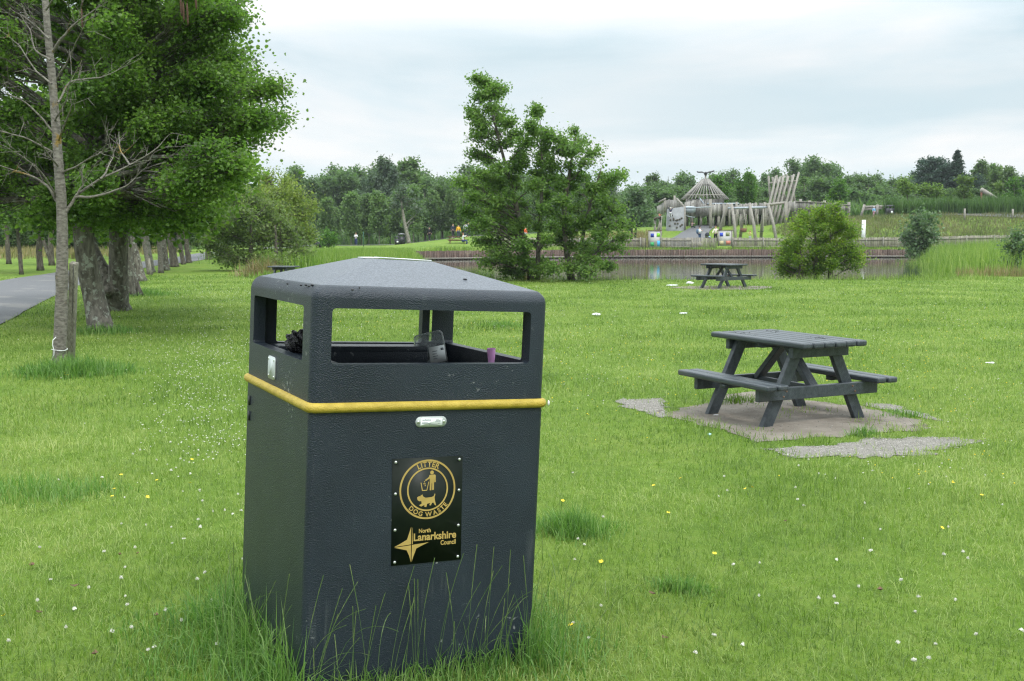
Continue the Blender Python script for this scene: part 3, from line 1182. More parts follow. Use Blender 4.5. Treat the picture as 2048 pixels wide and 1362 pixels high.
# lines on the plate run level although the photograph shows them climbing to the right
put('North', 388, 485, 978, 943)
put('Lanarkshire', 347, 695, 1040, 978)
put('Council', 566, 692, 1088, 1048)
mb.build('lettering', M_goldflat, sign, local=True)
mb = MB()
Zp = lambda L_: [zx(*q) for q in L_]
disc(mb, zx(488, 502), 15 / 2198)
poly(mb, Zp([(470, 520), (512, 519), (519, 528), (519, 580), (508, 582), (506, 548), (505, 640), (491, 642), (490, 588), (486, 588), (485, 643), (471, 643), (470, 548), (440, 568), (431, 560), (462, 538), (466, 525)]))
for a, b in (((400, 578), (412, 641)), ((409, 641), (450, 641)), ((448, 641), (463, 574))):
    stroke(mb, zx(*a), zx(*b), 7 / 2198)
for q in ((428, 573), (424, 588), (434, 604), (433, 590)):
    disc(mb, zx(*q), 5 / 2198, 9)
poly(mb, Zp([(370, 692), (386, 684), (398, 686), (401, 672), (410, 680), (414, 669), (418, 688), (440, 700), (490, 697), (504, 690), (513, 669), (518, 676), (512, 700), (516, 730), (526, 768), (514, 762), (503, 742), (492, 744), (482, 764), (470, 760), (476, 744), (452, 748), (446, 774), (430, 772), (430, 756), (404, 768), (386, 756), (408, 744), (404, 724), (386, 724), (374, 714)]))
mb.build('pictogram', M_goldflat, sign, local=True)
mb = MB()
poly(mb, Zp([(326, 922), (326, 1062), (192, 1072), (240, 1050), (294, 1022)]))
poly(mb, Zp([(192, 1077), (326, 1068), (326, 1204), (312, 1150), (292, 1106)]))
poly(mb, Zp([(333, 1067), (470, 1056), (420, 1076), (370, 1098), (350, 1150), (332, 1204)]))
poly(mb, Zp([(333, 930), (335, 930), (340, 1061), (333, 1062)]))
mb.build('star_emblem', M_goldflat, sign, local=True)

# hinge marks low on the side
for h in (.965, .905):
    mb = MB()
    mb.frame_box(C3(-.002, .80, h), (.006, 0, 0), (0, .02, 0), (0, 0, .035))
    mb.build('hinge', M_black, BIN, local=True)

# ------------------------------------------------------------------ rubbish in the bin
WB = ROOTW[BIN.name]


def crumple(name, mat, c, r, seed, amp=.35, sub=4):
    bm = bmesh.new()
    bmesh.ops.create_icosphere(bm, subdivisions=sub, radius=1)
    rs = np.random.default_rng(seed)
    dirs = rs.normal(0, 1, (26, 3))
    dirs /= np.linalg.norm(dirs, axis=1)[:, None]
    for v in bm.verts:
        k = np.sort(dirs @ np.array(v.co))[::-1]
        v.co *= 1 - amp * (1 - abs(k[0] - k[1]) * 4) * .5 + .1 * sin(9 * v.co.x + 7 * v.co.z + seed)
        v.co.x, v.co.y, v.co.z = v.co.x * r[0] + c[0], v.co.y * r[1] + c[1], v.co.z * r[2] + c[2]
    me = bpy.data.meshes.new(name)
    bm.to_mesh(me)
    bm.free()
    V = np.zeros(len(me.vertices) * 3)
    o = link(name, me, mat)
    return o


M_bag = surf('black_bag_film', (.008, .008, .010), (.014, .014, .016), scale=20, rough=.22, bump=.8, bscale=60)
q = WB @ C3(.097, .50, HOB + .028)
tag(crumple('waste_bag', M_bag, q, (.05, .06, .048), 5), 'knotted black plastic bag lying on the ledge inside the litter bin', 'bag')

mg, nt, p, o = new_mat('clear_plastic')
p.inputs['Base Color'].default_value = (.86, .90, .90, 1)
p.inputs['Roughness'].default_value = .12
p.inputs['Transmission Weight'].default_value = .85
p.inputs['IOR'].default_value = 1.35
M_clear = mg
tray = thing('food_tray', 'clear plastic food tray with a printed white label propped inside the litter bin', 'food tray', WB @ C3(.725, .70, HOB - .085))
ROOTW[tray.name] = Matrix.LocRotScale(WB @ C3(.725, .70, HOB - .085), (Matrix.Rotation(.38, 3, 'Z') @ Matrix.Rotation(-.18, 3, 'Y')).to_quaternion(), None)
tray.rotation_euler = ROOTW[tray.name].to_euler()


def traymesh(w0, w1, h, d, r):
    mb = MB()
    O = rrect(w1, h, r, 5)
    Ii = rrect(w0, h - .04, r, 5)
    n = len(O)
    V = [(x * 1.12, -.0, z * 1.08 + h / 2) for x, z in O] + [(x, -.001, z + h / 2) for x, z in O] + [(x, d, z + h / 2) for x, z in Ii] + [(0, d, h / 2)]
    Q = [[k * n + i, k * n + (i + 1) % n, (k + 1) * n + (i + 1) % n, (k + 1) * n + i] for k in (0, 1) for i in range(n)]
    mb.add(V, [Q, [[2 * n + i, 2 * n + (i + 1) % n, 3 * n] for i in range(n)]])
    return mb


o = traymesh(.09, .115, .135, .045, .018).build('shell', M_clear, tray, smooth=True, angle=40, local=True)
md = o.modifiers.new('thick', 'SOLIDIFY')
md.thickness = .0012
mb = MB()
mb.prism([(-.012, .012), (.056, .010), (.058, .078), (-.010, .080)], (0, -.006, 0), (1, 0, 0), (0, 0, 1), (0, -1, 0), .0008)
mb.build('label', M_label, tray, local=True)
mb = MB()
for i in range(4):
    mb.prism([(.002, .028 + .010 * i), (.020 + .004 * (i % 2), .028 + .010 * i), (.020 + .004 * (i % 2), .031 + .010 * i), (.002, .031 + .010 * i)], (0, -.0075, 0), (1, 0, 0), (0, 0, 1), (0, -1, 0), .0004)
mb.prism([(.040, .058), (.052, .058), (.052, .068), (.040, .068)], (0, -.0075, 0), (1, 0, 0), (0, 0, 1), (0, -1, 0), .0004)
mb.build('print', M_print, tray, local=True)
M_pink = surf('pink_plastic', (.80, .38, .74), (.84, .42, .78), scale=10, rough=.45)
q = WB @ C3(.785, .29, HOB - .035)
mb = MB()
mb.lathe([(.001, 0), (.0115, 0), (.0165, .062), (.0145, .062), (.0105, .004), (.001, .004)], q, 18)
tag(mb.build('plastic_cup', M_pink, smooth=True, angle=40), 'small bright pink plastic cup standing inside the litter bin', 'cup')
mb = MB()
mb.box(WB @ C3(.71, .29, HOB - .042), (.2, .06, .012), .47)
mb.build('cup_shelf', M_binin, BIN).name = 'cross_bar'

# ------------------------------------------------------------------ picnic tables


def picnic_table(label, loc, yaw, mat, group, Wx=.708, ws=.714, L_=1.256, ht=.74, hs=.406, leg=.55):
    t = thing('picnic_table', label, 'picnic table', loc, yaw, group)
    T = lambda mb, name, par=t, m=mat: mb.build(name, m, par, local=True)
    bev = []
    th = .05

    def planks(y0, y1, n, z):
        mb = MB()
        wd = (y1 - y0) / n
        for i in range(n):
            dx = random.uniform(-.008, .008)
            mb.box((dx, y0 + wd * (i + .5), z - th / 2), (L_, wd - .009, th))
        return mb
    top = T(planks(-Wx / 2, Wx / 2, 6, ht), 'tabletop')
    s1 = T(planks(-ws, -ws + .235, 2, hs), 'seat')
    s2 = T(planks(ws - .235, ws, 2, hs), 'seat')
    bev += [(top, .016), (s1, .016), (s2, .016)]
    xl = L_ / 2 - .20
    for sx_ in (-1, 1):
        x = sx_ * xl
        mb = MB()
        mb.beam((x, -Wx / 2 + .045, ht - th - .048), (x, Wx / 2 - .045, ht - th - .048), .05, .09)
        b1 = T(mb, 'top_beam')
        mb = MB()
        mb.beam((x, -ws + .06, hs - th - .055), (x, ws - .06, hs - th - .055), .05, .105)
        b2 = T(mb, 'seat_beam')
        bev += [(b1, .006), (b2, .006)]
        for sy in (-1, 1):
            mb = MB()
            xx = x - sx_ * .053
            a, b = np.array([xx, sy * leg, -.05]), np.array([xx, sy * .185, ht - th - .004])
            d = (b - a) / np.linalg.norm(b - a)
            w2 = np.array([0, .052 / d[2], 0])
            mb.add([p_ + q_ for p_ in (a, b) for q_ in (np.array([-.025, 0, 0]) - w2, np.array([.025, 0, 0]) - w2, np.array([.025, 0, 0]) + w2, np.array([-.025, 0, 0]) + w2)],
                   [[[3, 2, 1, 0], [4, 5, 6, 7], [0, 1, 5, 4], [1, 2, 6, 5], [2, 3, 7, 6], [3, 0, 4, 7]]])
            lg = T(mb, 'leg')
            bev.append((lg, .006))
            f = (hs - th - .055 + .05) / (ht - th + .046)
            for dz, dy in ((-.022, .018), (.024, -.012)):
                mb = MB()
                yb = sy * (leg + (.185 - leg) * f) + sy * dy
                mb.ell((x + sx_ * .026, yb, hs - th - .055 + dz), (.005, .010, .010), 8, 4)
                T(mb, 'bolt', b2, M_bolt)
        mb = MB()
        mb.beam((x - sx_ * .06, 0, hs - th - .03), (sx_ * .02, 0, ht - th - .012), .05, .09, (0, 1, 0))
        bev.append((T(mb, 'brace'), .006))
    mb = MB()
    mb.beam((-xl + .03, 0, hs - th - .06), (xl - .03, 0, hs - th - .06), .045, .09)
    bev.append((T(mb, 'stretcher'), .006))
    mb = MB()
    mb.beam((0, -Wx / 2 + .06, ht - th - .022), (0, Wx / 2 - .06, ht - th - .022), .07, .04)
    T(mb, 'batten')
    for y in (-ws + .1175, ws - .1175):
        mb = MB()
        mb.beam((0, y - .09, hs - th - .022), (0, y + .09, hs - th - .022), .07, .04)
        T(mb, 'batten')
    for o_, wd in bev:
        md = o_.modifiers.new('soft', 'BEVEL')
        md.width, md.segments, md.limit_method = wd, 3, 'ANGLE'
        o_.data.polygons.foreach_set('use_smooth', [True] * len(o_.data.polygons))
        o_.data.set_sharp_from_angle(angle=radians(30))
        flatten(o_)
    return t


tb = picnic_table('dark grey picnic table on the bare slab, nearest to the litter bin', (2.426, 9.482, gz(2.43, 9.48) - .02), -1.115, M_tbl, 'picnic tables on the grass')
# worn, scorched scribbles on the tabletop
M_scorch = surf('scorched_plastic', (.010, .011, .012), (.02, .022, .024), scale=20, rough=.8)
rs = np.random.default_rng(3)
for (cx_, cy_, n_) in ((-.42, -.16, 10), (.33, .10, 12), (-.40, .22, 9)):
    mb = MB()
    for i in range(n_):
        a = rs.uniform(0, 6.28)
        q = np.array([cx_ + rs.normal(0, .06), cy_ + rs.normal(0, .035)])
        l = rs.uniform(.02, .07)
        mb.box((q[0], q[1], .7405), (l, .006, .001), a)
    mb.build('scorch_mark', M_scorch, tb, local=True)
picnic_table('dark grey picnic table at the edge of the pond, seen beyond the nearer table', (6.50, 33.0, gz(6.5, 33)), -.86, M_tbl, 'picnic tables on the grass', Wx=.86, ws=.90, L_=1.15, leg=.70)
q = P(567, 532, 39)
picnic_table('dark picnic table half hidden behind the bin, in front of the big willow bush', (q[0], q[1], q[2] - .74), -.25, M_tbl, 'picnic tables on the grass', L_=.95)
q = on(*P(914, 480, 114)[:2])
picnic_table('red brown picnic table on the far lawn under the trees', q, .2, M_red, None, L_=2.0, Wx=.8, ws=.85)

# bare patch under the far table
_e = np.array([(6.5 + 1.5 * cos(t) * (1 + .15 * sin(3 * t)), 33.0 + 1.2 * sin(t)) for t in np.linspace(0, 2 * pi, 25)[:-1]])
mb = MB()
mb.add([(x, y, gz(x, y) + .014) for x, y in _e], [[list(range(24))]])
tag(mb.build('trodden_patch', M_slab), kind='structure')

# ------------------------------------------------------------------ litter on the grass


def wrapper(label, u, v, size, seed, mat=M_white, D=None):
    c = G(u, v)
    o = crumple('litter', mat, c + (0, 0, size[2] * .8), size, seed, amp=.5, sub=2)
    tag(o, label, 'litter')


wrapper('crumpled white paper lying on the lawn to the right of the litter bin', 1192, 632, (.11, .07, .04), 2)
wrapper('flat white wrapper on the grass at the right edge of the photo', 1980, 727, (.07, .05, .012), 3)
wrapper('flat white wrapper on the grass in front of the pond beside the far table', 1346, 572, (.22, .15, .03), 4)
wrapper('white paper scrap under the far picnic table', 1380, 568, (.16, .12, .05), 6)
wrapper('narrow white stick of litter on the slab beside the left leg of the near table', 1432, 831, (.035, .012, .006), 7)
M_mint = surf('mint_wrapper', (.35, .62, .62), (.45, .7, .7), scale=20, rough=.4)
wrapper('tiny pale blue wrapper on the grass at the front of the slab', 1419, 871, (.02, .02, .012), 8, M_mint)
wrapper('grey white litter scrap lying alone in the middle of the lawn', 1366, 628, (.10, .06, .02), 9)

# ------------------------------------------------------------------ people
M_skin = surf('skin', (.52, .32, .24), (.60, .38, .29), scale=8, rough=.55)
CLOTH = {}


def cloth(c):
    if c not in CLOTH:
        d = tuple(x * .8 for x in c)
        CLOTH[c] = surf('cloth_%d' % len(CLOTH), d, c, scale=12, rough=.85)
    return CLOTH[c]


def skin_part(name, J, E, root, mat, parent):
    me = bpy.data.meshes.new(name)
    names = list(J)
    me.from_pydata([J[k][:3] for k in names], [(names.index(a), names.index(b)) for a, b in E], [])
    o = bpy.data.objects.new('tmp', me)
    COL.objects.link(o)
    o.modifiers.new('skin', 'SKIN').use_smooth_shade = True
    for i, k in enumerate(names):
        r = J[k][3]
        me.skin_vertices[0].data[i].radius = (r, r) if not isinstance(r, tuple) else r
        me.skin_vertices[0].data[i].use_root = (k == root)
    o.modifiers.new('sub', 'SUBSURF').levels = 1
    m2 = evaluated(o)
    bpy.data.objects.remove(o)
    bpy.data.meshes.remove(me)
    m2.name = name
    return link(name, m2, mat, parent, local=True)


def person(label, loc, yaw, h=1.7, shirt=(.5, .5, .5), legs=(.03, .03, .05), hair=(.03, .02, .015), pose=None, sleeves=True, longhair=False, group=None, dungaree=False):
    t = thing('person', label, 'person', loc, yaw, group)
    k = h / 1.7
    kid = h < 1.35
    hd = 1.18 if kid else 1.0
    J = {'pel': (0, 0, .93), 'wai': (0, 0, 1.08), 'che': (0, 0, 1.28), 'nec': (0, 0, 1.45), 'chin': (0, -.015, 1.52), 'head': (0, -.02, 1.60), 'crown': (0, -.01, 1.66),
         'shL': (.17, 0, 1.40), 'elL': (.235, .03, 1.13), 'wrL': (.25, -.05, .90), 'haL': (.25, -.09, .80),
         'shR': (-.17, 0, 1.40), 'elR': (-.235, .03, 1.13), 'wrR': (-.25, -.05, .90), 'haR': (-.25, -.09, .80),
         'hiL': (.09, 0, .88), 'knL': (.10, -.02, .48), 'anL': (.10, .02, .08), 'toL': (.11, -.15, .035),
         'hiR': (-.09, 0, .88), 'knR': (-.10, -.02, .48), 'anR': (-.10, .02, .08), 'toR': (-.11, -.15, .035)}
    J.update(pose or {})
    R = {'pel': .105, 'wai': .10, 'che': .125, 'nec': .05, 'chin': .066 * hd, 'head': .088 * hd, 'crown': .07 * hd, 'sh': .058, 'el': .042, 'wr': .031, 'ha': .036, 'hi': .085, 'kn': .056, 'an': .038, 'to': .035}
    r = lambda n: R.get(n, R.get(n[:2], .05))
    JJ = lambda ns, add=0.0, z=0.0: {n: (J[n][0] * k, J[n][1] * k, (J[n][2] + z) * k, (r(n) + add) * k) for n in ns}
    E = [('pel', 'wai'), ('wai', 'che'), ('che', 'nec'), ('nec', 'chin'), ('chin', 'head'), ('head', 'crown')]
    for s in 'LR':
        E += [('che', 'sh' + s), ('sh' + s, 'el' + s), ('el' + s, 'wr' + s), ('wr' + s, 'ha' + s), ('pel', 'hi' + s), ('hi' + s, 'kn' + s), ('kn' + s, 'an' + s), ('an' + s, 'to' + s)]
    skin_part('body', JJ(J), E, 'pel', M_skin, t)
    ns = ['pel', 'wai', 'che', 'nec', 'shL', 'shR', 'elL', 'elR']
    Es = [('pel', 'wai'), ('wai', 'che'), ('che', 'shL'), ('che', 'shR'), ('shL', 'elL'), ('shR', 'elR'), ('che', 'nec')]
    if sleeves:
        ns += ['wrL', 'wrR']
        Es += [('elL', 'wrL'), ('elR', 'wrR')]
    sh = JJ(ns, .022)
    sh['nec'] = (*sh['nec'][:2], sh['nec'][2] - .03 * k, .055 * k)
    skin_part('shirt', sh, Es, 'pel', cloth(shirt), t)
    tr = JJ(['pel', 'hiL', 'hiR', 'knL', 'knR', 'anL', 'anR'], .026)
    skin_part('trousers', tr, [('pel', 'hiL'), ('pel', 'hiR'), ('hiL', 'knL'), ('hiR', 'knR'), ('knL', 'anL'), ('knR', 'anR')], 'pel', cloth(legs), t)
    mb = MB()
    c = np.array(J['crown']) * k
    mb.ell(c + np.array([0, .025, .0]) * k, (.098 * hd * k, .105 * hd * k, .085 * hd * k), 10, 6, cut=-.5)
    if longhair:
        mb.ell(c + np.array([0, .055, -.13]) * k, (.085 * k, .06 * k, .17 * k), 10, 6)
    mb.build('hair', cloth(hair), t, smooth=True, local=True)
    mb = MB()
    for sx_ in (-1, 1):
        mb.ell(np.array(J['head']) * k + np.array([sx_ * .033, -.088 * hd, .0]) * k, (.010 * k, .006 * k, .007 * k), 6, 4)
    mb.build('eyes', cloth((.02, .02, .02)), t, local=True)
    return t


walk = {'knL': (.10, -.10, .48), 'anL': (.10, -.12, .09), 'toL': (.11, -.27, .06), 'knR': (-.10, .03, .48), 'anR': (-.10, .20, .10), 'toR': (-.10, .08, .03), 'elL': (.22, .10, 1.15), 'wrL': (.23, .08, .92), 'haL': (.23, .06, .83)}
phone = {'elL': (.22, -.06, 1.16), 'wrL': (.10, -.26, 1.27), 'haL': (.06, -.30, 1.33), 'elR': (-.22, -.04, 1.16), 'wrR': (-.12, -.25, 1.25), 'haR': (-.08, -.30, 1.31)}
hip = {'elL': (.36, .06, 1.18), 'wrL': (.19, -.06, 1.02), 'haL': (.13, -.10, 1.0), 'elR': (-.26, -.08, 1.15), 'wrR': (-.30, -.28, 1.03), 'haR': (-.31, -.34, 1.02)}
reach = {'elL': (.22, -.12, 1.36), 'wrL': (.20, -.34, 1.42), 'haL': (.20, -.42, 1.43), 'elR': (-.22, -.12, 1.36), 'wrR': (-.20, -.34, 1.42), 'haR': (-.20, -.42, 1.43)}
sit = {'knL': (.12, -.42, .92), 'anL': (.12, -.42, .50), 'toL': (.12, -.56, .46), 'knR': (-.12, -.42, .92), 'anR': (-.12, -.42, .50), 'toR': (-.12, -.56, .46), **{k_: v for k_, v in reach.items()}}
climb = {'elL': (.30, -.10, 1.55), 'wrL': (.28, -.16, 1.78), 'haL': (.28, -.18, 1.86), 'elR': (-.28, -.10, 1.45), 'wrR': (-.34, -.16, 1.66), 'haR': (-.34, -.18, 1.74), 'knL': (.20, -.16, .62), 'anL': (.18, -.06, .25), 'toL': (.18, -.18, .22)}
crouch = {k_: (v[0], v[1] - .1, v[2]) for k_, v in sit.items()}


def stand(u, D, v=None):
    q = P(u, 480, D)
    return on(q[0], q[1])


person('person in navy dungarees and white sleeves walking along the far path', stand(712, 146), .15, 1.72, (.70, .70, .70), (.03, .045, .13), (.20, .13, .07), {**walk, **{k_: phone[k_] for k_ in ('elL', 'wrL', 'haL', 'elR', 'wrR', 'haR')}})
person('person in black walking in the shade under the trees on the far path', stand(859, 136), -.6, 1.75, (.012, .012, .014), (.012, .012, .015), (.02, .015, .01), walk)
person('person in an orange yellow top standing behind the red brown table', stand(917, 122), .3, 1.55, (.80, .42, .03), (.05, .06, .10), (.04, .025, .015))
q = on(*P(926, 480, 113)[:2])
person('person in a white top seated at the red brown picnic table', q - (0, 0, .50), .2 + pi / 2, 1.62, (.78, .82, .85), (.03, .06, .18), (.25, .12, .05), sit)
person('person in dark clothes left of the person in orange yellow', stand(906, 126), .4, 1.7, (.03, .035, .06), (.02, .02, .03))
person('person in a pale grey top standing beside the lakeside tree', stand(931, 124), -.4, 1.68, (.45, .48, .52), (.05, .06, .09), (.05, .03, .02))
person('person in a dark blue grey coat, rightmost of the group under the trees', stand(937, 126), .1, 1.74, (.08, .10, .15), (.03, .03, .05))
person('person in an orange top glimpsed through the lakeside tree', stand(1050, 116), .5, 1.5, (.85, .16, .06), (.30, .33, .32), (.55, .45, .3))
person('person in a black and white outfit glimpsed high through the lakeside tree', P(1154, 466, 118) - (0, 0, 0), -.5, 1.7, (.75, .77, .80), (.02, .02, .025), (.7, .7, .7), phone)
person('person in a white top with blue rucksack and jeans standing at the pushchair', stand(1399, 112), 1.0, 1.66, (.72, .78, .82), (.025, .06, .14), (.03, .02, .015), phone)
person('person with long fair hair, cream blouse and black trousers, one hand on hip', stand(1431, 112), -.25, 1.66, (.72, .66, .58), (.015, .016, .02), (.35, .18, .08), hip, longhair=True)
person('child in a yellow and white top pushing the basket swing', stand(1500, 111.5), -.9, 1.25, (.80, .72, .30), (.55, .62, .68), (.35, .16, .06), reach)
person('child in dark blue and white hanging high on the climbing wall', P(1341, 437, 119.2), pi, 1.2, (.03, .035, .07), (.6, .62, .66), (.75, .75, .72), climb)
person('child in red sitting up on the low wooden platform left of the climbing wall', P(1318, 441, 117.5) - (0, 0, .35), .4, 1.15, (.60, .08, .07), (.25, .05, .06), (.05, .03, .02), sit)
person('child in pale pink crouching in the shade under the wooden tower', P(1384, 459, 121) - (0, 0, .25), .9, 1.1, (.55, .36, .36), (.03, .05, .04), (.05, .03, .02), crouch)
person('child in a pale blue top and white cap standing on the hill path', stand(1746, 126), .2, 1.15, (.22, .48, .78), (.42, .22, .30), (.78, .80, .82))

# rucksack and pushchair
q = stand(1399, 112)
mb = MB()
mb.ell(q + (-.20, .10, 1.16), (.16, .16, .27), 10, 8)
tag(mb.build('rucksack', cloth((.10, .17, .26)), smooth=True), 'grey blue rucksack worn by the person at the pushchair', 'rucksack')
q = stand(1416, 112)
pc = thing('pushchair', 'dark pushchair with a pale blue blanket standing between two people', 'pushchair', q, .9)
mb = MB()
mb.ell((-.18, 0, .78), (.26, .24, .30), 10, 8, cut=-.35)
mb.build('hood', cloth((.03, .035, .05)), pc, smooth=True, local=True)
mb = MB()
mb.frame_box((.0, 0, .5), (.62, 0, -.16), (0, .38, 0), (.03, 0, .12))
mb.build('seat', cloth((.04, .045, .06)), pc, local=True)
mb = MB()
mb.ell((.16, 0, .55), (.26, .19, .12), 10, 6)
mb.build('blanket', cloth((.40, .55, .85)), pc, smooth=True, local=True)
mb = MB()
for y in (-.22, .22):
    mb.tube([(-.42, y, .14), (.10, y, .45), (.48, y, 1.02)], .016, 6)
    mb.tube([(.38, y, .12), (-.05, y, .55)], .016, 6)
mb.tube([(.48, -.22, 1.02), (.48, .22, 1.02)], .018, 6)
mb.build('frame', M_black, pc, local=True)
for x in (-.42, .38):
    for y in (-.24, .24):
        mb = MB()
        mb.tube([(x, y - .02, .12), (x, y + .02, .12)], .12, 14)
        mb.build('wheel', M_black, pc, local=True)

# ------------------------------------------------------------------ fence along the far bank


def fence(label, pts, h=1.16, bay=3.0):
    pts = np.asarray(pts, float)
    d = np.r_[0, np.cumsum(np.hypot(*np.diff(pts, axis=0).T))]
    at = lambda s: np.array([np.interp(s, d, pts[:, 0]), np.interp(s, d, pts[:, 1])])
    t = thing('picket_fence', label, 'fence', on(*at(0)))
    n = int(d[-1] / bay)
    mp_, mr_ = MB(), MB()
    for i in range(int(d[-1] / .135)):
        s = i * .135
        q, q2 = at(s), at(s + .1)
        a = math.atan2(*(q2 - q)[::-1])
        z = gz(*q)
        hh = h + random.uniform(-.03, .03)
        mp_.box((q[0], q[1], z + hh / 2), (.105, .022, hh), a + random.uniform(-.02, .02))
    nn = np.array([0, -1])
    for i in range(n):
        a, b = at(i * bay), at((i + 1) * bay)
        for zz in (.30, .92):
            mr_.beam((a[0], a[1] - .05, gz(*a) + zz), (b[0], b[1] - .05, gz(*b) + zz), .05, .09)
    mp_.build('pickets', M_fence, t)
    mr_.build('rail', M_fence, t)
    for i in range(n + 1):
        q = at(i * bay)
        mb = MB()
        mb.box((q[0], q[1] - .10, gz(*q) + h / 2 + .03), (.10, .10, h + .08))
        mb.build('post', M_oldwood, t)
    return t


fy = 105.6
fence('weathered picket fence along the far bank, left of the board with bright squares', [(-1.6, 101.6), (0, 102), (6, fy - .4), (P(1296, 480, fy)[0], fy)])
fence('weathered picket fence between the two painted boards', [(P(1322, 480, fy)[0], fy), (P(1436, 480, fy)[0], fy)])
fence('weathered picket fence right of the faded board, running past the round bush to the reeds', [(P(1465, 480, fy)[0], fy), (30, fy), (38, 106.5), (46, 108), (62, 110)])

COLR = {}


def paint(n_, c):
    if n_ not in COLR:
        COLR[n_] = surf('paint_' + n_, tuple(x * .85 for x in c), c, scale=2, rough=.55)
    return COLR[n_]


M_board = surf('board_paint', (.42, .41, .40), (.56, .55, .54), scale=3, rough=.7, c3=(.38, .42, .5), s3=1.5, t3=.6)


def board(label, u0, u1, v0, v1, squares):
    a, b = P(u0, v0, fy - .25), P(u1, v1, fy - .25)
    x0, x1, z1, z0 = a[0], b[0], a[2], b[2]
    t = thing('painted_board', label, 'board', ((x0 + x1) / 2, fy - .25, z0))
    mb = MB()
    mb.box(((x0 + x1) / 2, fy - .25, (z0 + z1) / 2), (x1 - x0 - .12, .05, z1 - z0))
    mb.build('panel', M_board, t)
    for x in (x0 + .03, x1 - .03):
        mb = MB()
        mb.box((x, fy - .26, (z0 + z1) / 2), (.11, .11, z1 - z0 + .06))
        mb.build('post', M_oldwood, t)
    mb = MB()
    mb.box(((x0 + x1) / 2, fy - .26, z1 + .05), (x1 - x0 + .12, .16, .05))
    mb.build('cap', M_red, t)
    for (fx, fz, w_, h_, nm, c) in squares:
        mb = MB()
        mb.box((x0 + (x1 - x0) * fx, fy - .281, z0 + (z1 - z0) * fz), (w_, .012, h_))
        mb.build('painted_square', paint(nm, c), t)


board('board with blue, lime, green and sky blue squares on the pond fence', 1297, 1322, 462, 495,
      [(.30, .74, .34, .36, 'blue', (.03, .06, .38)), (.78, .76, .34, .36, 'lime', (.22, .62, .03)), (.30, .20, .34, .38, 'green', (.04, .36, .12)), (.80, .24, .26, .55, 'sky', (.08, .42, .80))])
board('faded board with one blue square and scribbled paint on the pond fence', 1436, 1464, 461, 492,
      [(.24, .74, .33, .36, 'deep', (.04, .08, .55)), (.68, .76, .38, .36, 'olive', (.22, .26, .12)), (.25, .20, .40, .40, 'sand', (.50, .44, .26)), (.73, .22, .44, .36, 'coral', (.55, .20, .14))])

# ------------------------------------------------------------------ the timber playground


def palisade(mb, a, b, z0, z1, wd=.17, jag=.06, thick=.07):
    """upright planks from a to b (plan points)"""
    a, b = np.asarray(a[:2], float), np.asarray(b[:2], float)
    l = np.hypot(*(b - a))
    n = max(1, int(l / wd))
    ang = math.atan2(*(b - a)[::-1])
    for i in range(n):
        f = (i + .5) / n
        q = a + (b - a) * f
        za, zb = z0 if np.isscalar(z0) else z0[0] + (z0[1] - z0[0]) * f, z1 if np.isscalar(z1) else z1[0] + (z1[1] - z1[0]) * f
        za, zb = za + random.uniform(-.1, .05), zb + random.uniform(-jag, jag)
        mb.box((q[0], q[1] + random.uniform(-.015, .015), (za + zb) / 2), (l / n - .025, thick, zb - za), ang)


D0 = 122.0
zt = lambda v, D=D0: P(1400, v, D)[2]
xt = lambda u, D=D0: P(u, 430, D)[0]
fort = thing('wooden_play_fort', 'large weathered timber play fort with a round tower and open pole roof', 'playground', on(xt(1400), D0))
# climbing wall
mb = MB()
a, b = P(1333, 455, 120), P(1367, 457, 120)
zg = gz(a[0], 120)
mb.add([(a[0], 119.6, zg - .3), (b[0], 119.6, zg - .3), (b[0], 119.8, zt(414)), (a[0] + .08, 119.8, zt(419)), (a[0], 120.6, zg - .3), (b[0], 120.6, zg - .3), (b[0], 120.4, zt(414)), (a[0] + .08, 120.4, zt(419))],
       [[[0, 1, 2, 3], [5, 4, 7, 6], [1, 5, 6, 2], [4, 0, 3, 7], [3, 2, 6, 7]]])
cw = mb.build('climbing_wall', surf('grey_climbing_board', (.17, .18, .185), (.25, .26, .265), scale=2, rough=.7), fort)
rs = np.random.default_rng(11)
for i in range(16):
    f, h = rs.uniform(.1, .9), rs.uniform(.12, .8)
    x = a[0] + (b[0] - a[0]) * f
    z = zg + (zt(416) - zg) * h
    mb = MB()
    mb.ell((x, 119.6 + .2 * (z - zg + .3) / (zt(416) - zg + .3) - .03, z), (.12, .10, .11), 7, 5)
    mb.build('hold', M_barkd, cw)


def post(u, v0, v1, D, r=.12, name='post', par=None, mat=None, u2=None):
    mb = MB()
    a, b = P(u, v1, D), P(u2 if u2 else u, v0, D)
    a[2] = min(a[2], gz(a[0], a[1]) - .1) if v1 > 438 else a[2]
    mb.tube([a, (a + b) / 2 + (rs.uniform(-.03, .03), 0, 0), b], [r, r * .96, r * .88], 8)
    return mb.build(name, mat or M_oldwood, par or fort)


